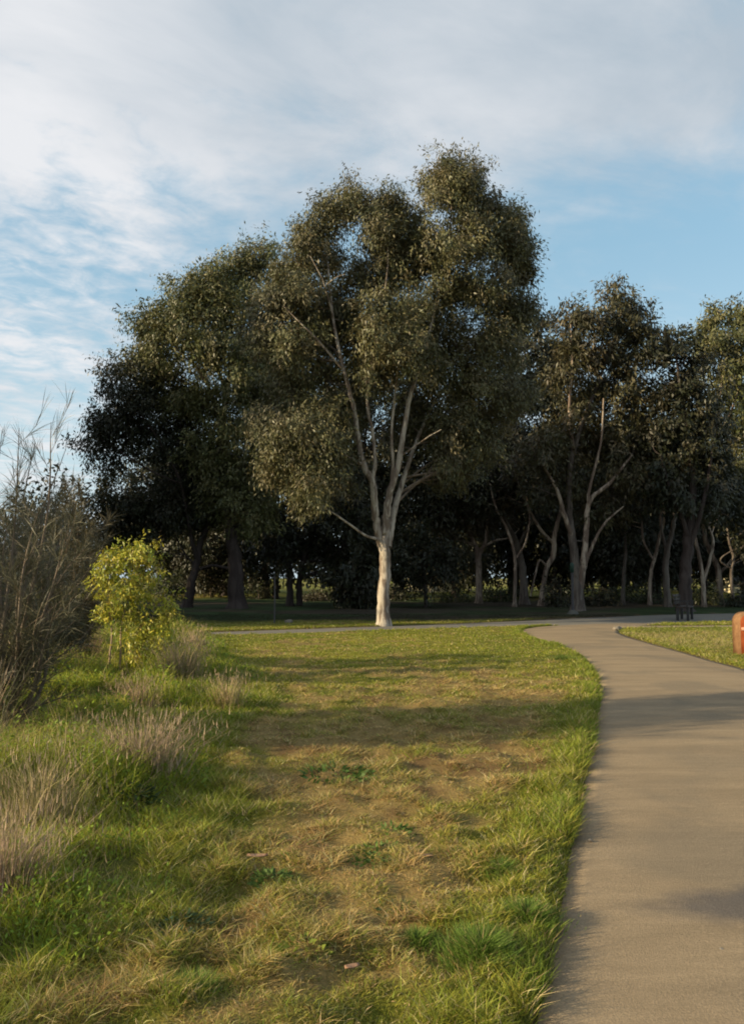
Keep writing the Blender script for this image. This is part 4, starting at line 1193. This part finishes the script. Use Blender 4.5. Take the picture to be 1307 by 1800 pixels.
# another she-oak just past the left edge; its shadow is the dark band over lawn and path
for o in list(COL.objects):
    if o.get('label', '').startswith('bushy brownish she-oak'):
        copy_tree(o, (-6.3, 6.35, 0.1), 1.9, (1.0, 1.0, 1.75), 'bushy she-oak standing just past the left edge of the picture', 'wispy she-oaks at the left edge')
        copy_tree(o, (-8.3, 5.7, 0.1), 4.1, (1.0, 1.0, 1.9), 'unseen taller she-oak added past the left edge to deepen the shadow band', 'wispy she-oaks at the left edge')  # second copy, out of view, added to deepen the same shadow band

for o in list(COL.objects):
    if o.get('label', '').startswith('dark round shrub at the left foot'):
        copy_tree(o, (-3.35, 2.55, 0.05), 0.6, 0.62, 'low leafy shrub just past the lower left edge of the picture', 'low shrubs past the left edge')
        copy_tree(o, (-2.9, 2.0, 0.05), 2.6, 0.50, 'small leafy shrub below the lower left corner of the picture', 'low shrubs past the left edge')

# ------------------------------------------------------------------ yellow sapling
make_tree('wattle_sapling', 'young sapling with bright yellow leaves on thin stems behind the tall grass', 'sapling', 11.8, (203, 1206),
          [[(190, 1208, 0, 0.022), (193, 1160, 0, 0.020), (197, 1110, 0, 0.017), (190, 1050, 0, 0.012), (192, 985, 0, 0.005)],
           [(209, 1208, 0.05, 0.026), (212, 1150, 0.05, 0.022), (214, 1100, 0, 0.018), (228, 1040, 0, 0.013), (250, 975, 0, 0.006)],
           [(222, 1206, 0.1, 0.018), (240, 1160, 0.1, 0.015), (262, 1110, 0.1, 0.011), (275, 1050, 0.1, 0.005)]],
          [(190, 985, 17, 20, 0), (205, 1010, 22, 22, 0), (182, 1025, 18, 22, 0), (248, 972, 24, 17, 0), (232, 995, 24, 22, -0.1), (270, 1000, 20, 24, 0.1), (225, 1035, 28, 26, 0), (190, 1060, 22, 22, 0), (265, 1040, 26, 26, 0), (235, 1075, 26, 24, 0.1), (285, 1065, 18, 24, 0.1),
           (265, 1095, 24, 24, 0), (240, 1120, 22, 20, 0), (282, 1125, 20, 24, 0), (255, 1145, 22, 18, 0, 0.8), (292, 1100, 12, 20, 0, 0.8)],
          M_sapling, 'yellow', None, leaf=0.066, ratio=0.34, dens=7.0, clump=0.85, branch_r=0.25, twigs=5, sides=6, sprig=17, spread=0.07, back=False, hang=0.45)


# ------------------------------------------------------------------ dry grass tussocks and leafy weeds
def tussock(px, py, wpx, hpx, label, n=900, tint=(0.40, 0.295, 0.185), lean=0.5):
    gx_, gy_ = G(px, py)
    sc = gy_ / FPX
    rad, hh = wpx * sc * 0.5, hpx * sc
    z0 = float(height(np.array([gx_]), np.array([gy_]))[0])
    root = thing('dry_tussock', label, 'grass tussock', (gx_, gy_, z0 - 0.02), 'dry seeding grass tussocks')
    a = Acc()
    n = int(n * 0.62)
    rr = rad * 0.34 * np.abs(rng.normal(0, 1, n))
    th = rng.random(n) * 6.283
    x_, y_ = rr * np.cos(th), rr * np.sin(th) * 0.8
    h_ = hh * (0.25 + 0.85 * rng.random(n))
    c_ = np.array(tint) * (0.55 + 0.8 * rng.random((n, 1))) * (1 + 0.15 * (rng.random((n, 3)) - 0.5))
    gr = rng.random(n) < 0.22
    c_ = np.where(gr[:, None], np.array((0.17, 0.18, 0.05)), c_)
    a.add(*blades(x_, y_, np.zeros(n), h_, 0.0040 * (gy_ / 5) ** 0.6 * (0.6 + 0.7 * rng.random(n)), h_ * lean * 1.5 * rng.random(n) + rr * 0.4, th + rng.normal(0, 0.7, n), c_, 2))
    a.done('stalks', M_dry, root, False, 'stuff')
    # seed heads: short slivers round the tips
    b_ = Acc()
    m = int(n * 0.9)
    k = rng.integers(0, n, m)
    th2 = th[k] + rng.normal(0, 0.4, m)
    reach = h_[k] * lean * rng.random(m) + rr[k] * 1.5
    px_, py_ = reach * np.cos(th2), reach * np.sin(th2) * 0.8
    hz = h_[k] * (0.75 + 0.25 * rng.random(m))
    c2 = np.array((0.42, 0.31, 0.22)) * (0.6 + 0.7 * rng.random((m, 1)))
    b_.add(*blades(px_, py_, hz, 0.06 * (0.4 + rng.random(m)), np.full(m, 0.0055) * (gy_ / 5) ** 0.5, 0.02 * rng.random(m), rng.random(m) * 6.283, c2, 1))
    b_.done('seed_heads', M_dry, root, False, 'stuff')
    return root


tussock(245, 1402, 190, 122, 'large pinkish dry tussock leaning in the middle of the tall grass', 1500, (0.40, 0.29, 0.20), 0.7)
tussock(318, 1215, 120, 80, 'tall pale dry tussock right of the yellow sapling', 900)
tussock(400, 1262, 90, 62, 'short straw tussock at the right tip of the tall grass', 500, (0.42, 0.33, 0.16))
tussock(-5, 1640, 190, 170, 'pinkish dry tussock at the very left edge near the camera', 1400, (0.38, 0.27, 0.19), 0.6)
tussock(60, 1500, 200, 160, 'loose straw tussock standing in green grass left of the large pinkish one', 900, (0.36, 0.30, 0.15), 0.5)
tussock(240, 1270, 110, 66, 'brown dry tussock below the yellow sapling', 500, (0.30, 0.20, 0.14))
tussock(155, 1180, 90, 60, 'reddish dry tussock left of the sapling stems', 500, (0.34, 0.22, 0.15))
tussock(340, 1160, 80, 50, 'small dry tussock at the far end of the tall grass', 450)
tussock(-60, 1420, 120, 240, 'tall pale grass stalks rising at the left edge below the she-oak', 350, (0.46, 0.38, 0.24), 0.25)


def leafy_weed(px, py, wpx, label, n=60, hgt=0.07, tint=(0.06, 0.13, 0.045), leafl=0.07, ratio=0.45):
    gx_, gy_ = G(px, py)
    rad = wpx * gy_ / FPX * 0.5
    z0 = float(height(np.array([gx_]), np.array([gy_]))[0])
    m = n
    rr = rad * np.sqrt(rng.random(m))
    th = rng.random(m) * 6.283
    pos = np.stack([rr * np.cos(th), rr * np.sin(th), hgt * rng.random(m) * (1 - 0.6 * rr / rad)], -1)
    dn = np.stack([np.cos(th), np.sin(th), rng.normal(0.35, 0.35, m)], -1) + rng.normal(0, 0.3, (m, 3))
    c_ = np.array(tint) * (0.6 + 0.8 * rng.random((m, 1)))
    v, q, c4 = leaf_mesh(pos, dn, leafl * (0.5 + 0.8 * rng.random(m)), ratio, c_)
    o = build('leafy_weed', v, [q], M_grass, None, c4, False, 'stuff')
    o.location = (gx_, gy_, z0 + 0.005)
    o['label'] = label
    o['category'] = 'weed'
    o['group'] = 'broad leaved weeds on the lawn'
    return o


leafy_weed(312, 1672, 100, 'greyish green leafy weed patch at the lower left of the lawn', 260, 0.06, (0.10, 0.15, 0.075), 0.035)
leafy_weed(478, 1585, 70, 'dark green leafy weed left of the lawn centre near the camera', 170, 0.05, (0.085, 0.135, 0.030), 0.035)
leafy_weed(665, 1535, 110, 'wide dark green weed patch in the middle of the lawn', 220, 0.04, (0.085, 0.135, 0.030), 0.035)
leafy_weed(590, 1385, 120, 'flat green weed mat on the straw lawn below the shadow band', 240, 0.04, (0.08, 0.14, 0.03), 0.05)
leafy_weed(690, 1490, 70, 'small green weed just above the wide dark patch', 120, 0.04, (0.09, 0.15, 0.03), 0.035)
leafy_weed(535, 1720, 80, 'bright lime green weed low on the lawn', 200, 0.06, (0.16, 0.20, 0.03), 0.035)
leafy_weed(225, 1450, 90, 'dark leafy weed in the tall grass below the pinkish tussock', 260, 0.20, (0.050, 0.075, 0.022), 0.06)
leafy_weed(690, 1635, 60, 'small bluish green weed low right on the lawn', 90, 0.04, (0.090, 0.14, 0.045), 0.03)


def green_tuft(px, py, wpx, hh, label, n):
    gx_, gy_ = G(px, py)
    rad = wpx * gy_ / FPX * 0.5
    z0 = float(height(np.array([gx_]), np.array([gy_]))[0])
    th = rng.random(n) * 6.283
    rr = rad * np.abs(rng.normal(0, 0.52, n)) * (0.55 + 0.9 * vnoise(th * 1.3 + px, th * 0 + py, 5))
    h_ = hh * (0.25 + 0.8 * rng.random(n)) * np.clip(1 - 0.5 * rr / rad, 0.2, 1)
    c_ = np.array((0.125, 0.195, 0.032)) * (0.55 + 0.9 * rng.random((n, 1)))
    c_ = np.where(rng.random((n, 1)) < 0.12, np.array((0.36, 0.29, 0.12)), c_)
    a = Acc()
    a.add(*blades(rr * np.cos(th), rr * np.sin(th), np.zeros(n), h_, np.full(n, 0.0036), h_ * (0.3 + 0.9 * rng.random(n)), th + rng.normal(0, 0.8, n), c_, 2))
    o = a.done('grass_tuft', M_grass, None, False, 'stuff')
    o.location = (gx_, gy_, z0 - 0.005)
    o['label'] = label
    o['category'] = 'grass tuft'
    o['group'] = 'lush grass tufts on the lawn'


green_tuft(845, 1720, 170, 0.13, 'large lush green tuft low right on the lawn by the path', 2600)
green_tuft(925, 1650, 110, 0.11, 'lush green tuft at the path edge above the large one', 1300)
green_tuft(880, 1560, 110, 0.08, 'yellow green tuft on the lawn beside the path bend', 1000)
green_tuft(340, 1790, 110, 0.09, 'lush tuft at the bottom of the picture left of the lime weed', 900)
green_tuft(735, 1690, 90, 0.07, 'small tuft left of the large lush tuft', 700)
green_tuft(990, 1168, 70, 0.14, 'leafy tuft on the point of lawn where the path turns', 700)


# ------------------------------------------------------------------ bench, posts, slab, stones, far buildings
M_wood = mat_plain('dark_bench_timber', (0.05, 0.034, 0.026), (0.032, 0.022, 0.018), 14, 0.6, 0.3, (1, 8, 8))
M_metal = mat_plain('dark_bench_metal', (0.03, 0.03, 0.032), (0.022, 0.022, 0.024), 20, 0.5, 0.1)
bx, by = G(1203, 1092)
bench = thing('bench', 'dark slatted bench on two thick legs at the edge of the shade', 'bench', (bx, by, 0.05), None, R(62))


def bbox(name, lo, hi, mat, parent, bev=0.006):
    a = Acc()
    a.box(lo, hi)
    o = a.done(name, mat, parent)
    md = o.modifiers.new('bevel', 'BEVEL')
    md.width = bev
    md.segments = 2
    return o


for i in range(4):
    bbox('seat_slat', (-0.80, -0.24 + i * 0.115, 0.46), (0.80, -0.14 + i * 0.115, 0.50), M_wood, bench)
for i in range(3):
    o = bbox('back_slat', (-0.80, 0.245 + i * 0.02, 0.58 + i * 0.125), (0.80, 0.28 + i * 0.02, 0.68 + i * 0.125), M_wood, bench)
for s in (-1, 1):
    bbox('leg', (s * 0.60 - 0.045, -0.22, -0.06), (s * 0.60 + 0.045, -0.13, 0.458), M_metal, bench)
    bbox('leg', (s * 0.60 - 0.045, 0.13, -0.06), (s * 0.60 + 0.045, 0.22, 0.458), M_metal, bench)
    bbox('back_support', (s * 0.60 - 0.03, 0.222, 0.40), (s * 0.60 + 0.03, 0.243, 0.92), M_metal, bench)
    bbox('armrest', (s * 0.82 - 0.03, -0.24, 0.66), (s * 0.82 + 0.03, 0.24, 0.69), M_metal, bench)
    bbox('arm_support', (s * 0.82 - 0.02, -0.20, 0.44), (s * 0.82 + 0.02, -0.15, 0.658), M_metal, bench)

# post at the junction with a green box-like head
M_post = mat_plain('weathered_post', (0.075, 0.07, 0.075), (0.05, 0.047, 0.05), 10, 0.7, 0.2, (4, 4, 1))
M_green = mat_plain('green_paint', (0.016, 0.045, 0.032), (0.012, 0.036, 0.026), 6, 0.5, 0.1)
M_conc = mat_plain('concrete', (0.11, 0.105, 0.09), (0.08, 0.078, 0.068), 9, 0.9, 0.4)
px_, py_ = G(1006, 1082)
post = thing('marker_post', 'slim grey post with a green head standing at the path junction', 'post', (px_, py_, 0.05))
a = Acc()
a.tube([(0, 0, -0.1), (0, 0, 0.6), (0, 0, 1.25), (0.005, 0, 1.75)], [0.06, 0.057, 0.055, 0.055], 12)
a.done('pole', M_post, post, True)
a = Acc()
a.tube([(0, 0, 1.752), (0, 0, 1.77), (0, 0, 2.10), (0, 0, 2.16), (0, 0, 2.18)], [0.05, 0.085, 0.085, 0.06, 0.01], 12)
a.done('head', M_green, post, True)
a = Acc()
a.tube([(0, 0, -0.06), (0, 0, 0.10), (0, 0, 0.17), (0, 0, 0.18)], [0.30, 0.20, 0.11, 0.062], 12, 0.12)
a.done('footing', M_conc, post, True)

sx, sy = G(482, 1099)
a = Acc()
a.tube([(0, 0, -0.1), (0.01, 0, 0.8), (0.0, 0, 1.62)], [0.028, 0.026, 0.024], 8)
stake = a.done('garden_stake', M_post, None, True)
stake.location = (sx, sy, 0.04)
stake['label'] = 'thin dark stake standing in the shade left of the white gum'
stake['category'] = 'stake'

# orange slab cut by the right edge of the picture
M_or = mat_plain('orange_red_face', (0.25, 0.062, 0.024), (0.15, 0.036, 0.014), 7, 0.95, 0.8, (2, 2, 0.8), 0.05)
M_tan = mat_plain('tan_edge', (0.24, 0.135, 0.07), (0.15, 0.08, 0.042), 9, 0.95, 0.8, (1, 1, 1), 0.05)
M_pink = mat_plain('pink_band', (0.46, 0.24, 0.17), (0.38, 0.19, 0.13), 8, 0.9, 0.4)
M_rust = mat_plain('dark_rust', (0.16, 0.045, 0.015), (0.10, 0.03, 0.012), 8, 0.8, 0.3)
gx0, gy0 = G(1298, 1157)
slab = thing('marker_slab', 'orange red slab with a rounded top and tan side at the right edge', 'marker slab', (gx0, gy0, 0.05))
W_, H_, T_, rr = 0.85, 0.86, 0.26, 0.20


def slab_outline(x0, x1, z0, z1, r, n=7):
    pts = [(x0, z0), (x1, z0)]
    for i in range(n):
        t = math.pi / 2 * i / (n - 1)
        pts.append((x1 - r + r * math.cos(t), z1 - r + r * math.sin(t)))
    for i in range(n):
        t = math.pi / 2 * i / (n - 1)
        pts.append((x0 + r - r * math.sin(t), z1 - r + r * math.cos(t)))
    return pts


def prism(acc_, outl, y0, y1):
    n = len(outl)
    v = [(x, y0, z) for x, z in outl] + [(x, y1, z) for x, z in outl]
    for i in range(1, n - 1):
        acc_.t.append(np.array([(0, i, i + 1), (n, n + i + 1, n + i)]) + acc_.n)
    q = [(i, n + i, n + (i + 1) % n, (i + 1) % n) for i in range(n)]
    acc_.add(v, q)


a = Acc()
prism(a, slab_outline(0, W_, -0.1, H_, rr), 0, T_)
a.done('body', M_tan, slab)
a = Acc()
prism(a, slab_outline(0.05, W_ - 0.05, 0.02, H_ - 0.05, rr - 0.05), -0.03, -0.002)
a.done('front_face', M_or, slab)
a = Acc()
a.box((0.05, -0.055, 0.50), (W_ - 0.05, -0.032, 0.56))
a.done('band', M_pink, slab)
for zz, ww in ((0.70, 0.10), (0.40, 0.05), (0.24, 0.06)):
    a = Acc()
    a.box((0.13, -0.045, zz), (W_ - 0.13, -0.032, zz + ww))
    a.done('recess_plate', M_rust, slab)

# stones and fallen bits
M_stone = mat_plain('stone', (0.22, 0.19, 0.15), (0.14, 0.12, 0.10), 20, 0.9, 0.5)
M_bark = mat_plain('fallen_bark', (0.32, 0.19, 0.12), (0.22, 0.12, 0.075), 20, 0.9, 0.3)


def stone(px, py, r, label, z=0.055, sq=0.6):
    gx_, gy_ = G(px, py)
    import bmesh
    bm = bmesh.new()
    bmesh.ops.create_icosphere(bm, subdivisions=2, radius=r)
    for vtx in bm.verts:
        k = 0.75 + 0.5 * float(vnoise(np.array([vtx.co.x / r * 1.7 + px]), np.array([vtx.co.z / r * 1.7 + vtx.co.y / r]), 3)[0])
        vtx.co = vtx.co * k
        vtx.co.z *= sq
    me = bpy.data.meshes.new('stone')
    bm.to_mesh(me)
    bm.free()
    me.materials.append(M_stone)
    o = bpy.data.objects.new('stone', me)
    COL.objects.link(o)
    o.location = (gx_, gy_, z + r * sq * 0.6)
    o['label'] = label
    o['category'] = 'stone'
    return o


stone(1084, 1111, 0.13, 'rounded grey stone at the inside corner of the path junction')
stone(1037, 1495, 0.012, 'tiny dark pebble near the left edge of the path')
stone(1268, 1695, 0.011, 'dark pebble low on the path near the right edge')
stone(507, 1098, 0.16, 'grey stone beside the foot of the thin dark stake', 0.03)


def litter_piece(px, py, l, wd_, label, rz):
    gx_, gy_ = G(px, py)
    n = 6
    t = np.linspace(0, 1, n)
    hw = wd_ * 0.5 * np.sin(np.pi * (0.12 + 0.76 * t))
    zc_ = 0.012 + 0.03 * (t - 0.5) ** 2 * l / 0.1 * 0.6
    v = np.vstack([np.stack([(t - 0.5) * l, -hw, zc_ + 0.006], -1), np.stack([(t - 0.5) * l, hw * 0, zc_ - 0.002], -1), np.stack([(t - 0.5) * l, hw, zc_ + 0.007], -1)])
    q = [(r * n + i, r * n + i + 1, (r + 1) * n + i + 1, (r + 1) * n + i) for r in range(2) for i in range(n - 1)]
    o = build('fallen_bark', v, [q], M_bark, None, None, True)
    md = o.modifiers.new('thickness', 'SOLIDIFY')
    md.thickness = 0.003
    z0 = float(height(np.array([gx_]), np.array([gy_]))[0])
    o.location = (gx_, gy_, z0 + 0.014)
    o.rotation_euler = (0.1, 0.05, rz)
    o['label'] = label
    o['category'] = 'bark piece'
    o['group'] = 'fallen bark pieces on the lawn'


litter_piece(618, 1752, 0.06, 0.022, 'pale pinkish curl of bark low in the middle of the lawn', 0.5)
litter_piece(452, 1545, 0.11, 0.03, 'reddish bark strip on the lawn left of centre', 0.2)
litter_piece(745, 1540, 0.09, 0.026, 'reddish bark strip right of the wide dark weed patch', -0.2)

# far pale buildings glimpsed between the trunks
M_wall = mat_plain('cream_wall', (0.62, 0.56, 0.38), (0.56, 0.50, 0.34), 2, 0.8, 0.1)
M_roof = mat_plain('pale_metal_roof', (0.66, 0.66, 0.58), (0.58, 0.58, 0.52), 2, 0.5, 0.1, (6, 1, 1))
M_glass = mat_plain('dark_glass', (0.03, 0.035, 0.04), (0.02, 0.022, 0.025), 2, 0.15, 0.0)


def shed(px, d, wid, hgt, label):
    p = P(px, 1015, d)
    r_ = thing('far_shed', label, 'shed', (p[0], d, 0.0))
    bbox('wall', (-wid / 2, 0, -0.2), (wid / 2, 4, hgt), M_wall, r_, 0.01)
    a = Acc()
    v = [(-wid / 2 - .3, -0.3, hgt + 0.003), (wid / 2 + .3, -0.3, hgt + 0.003), (wid / 2 + .3, 4.3, hgt + 0.003), (-wid / 2 - .3, 4.3, hgt + 0.003), (-wid / 2 - .3, 2, hgt + 0.9), (wid / 2 + .3, 2, hgt + 0.9)]
    a.add(v, [(0, 1, 5, 4), (3, 4, 5, 2), (0, 3, 2, 1)], [(0, 4, 3), (1, 2, 5)])
    a.done('roof', M_roof, r_)
    for s in (-0.25, 0.25):
        bbox('window', (wid * s - 0.5, -0.03, 0.9), (wid * s + 0.5, -0.003, 1.9), M_glass, r_, 0.005)
    bbox('door', (-0.42, -0.04, 0), (0.42, -0.003, 2.0), M_roof, r_, 0.005)


shed(760, 84, 5.0, 1.55, 'small shed with a pale roof far beyond the stout lit trunk')
shed(1312, 78, 3.4, 2.1, 'cream walled shed glimpsed far behind the right edge trees')
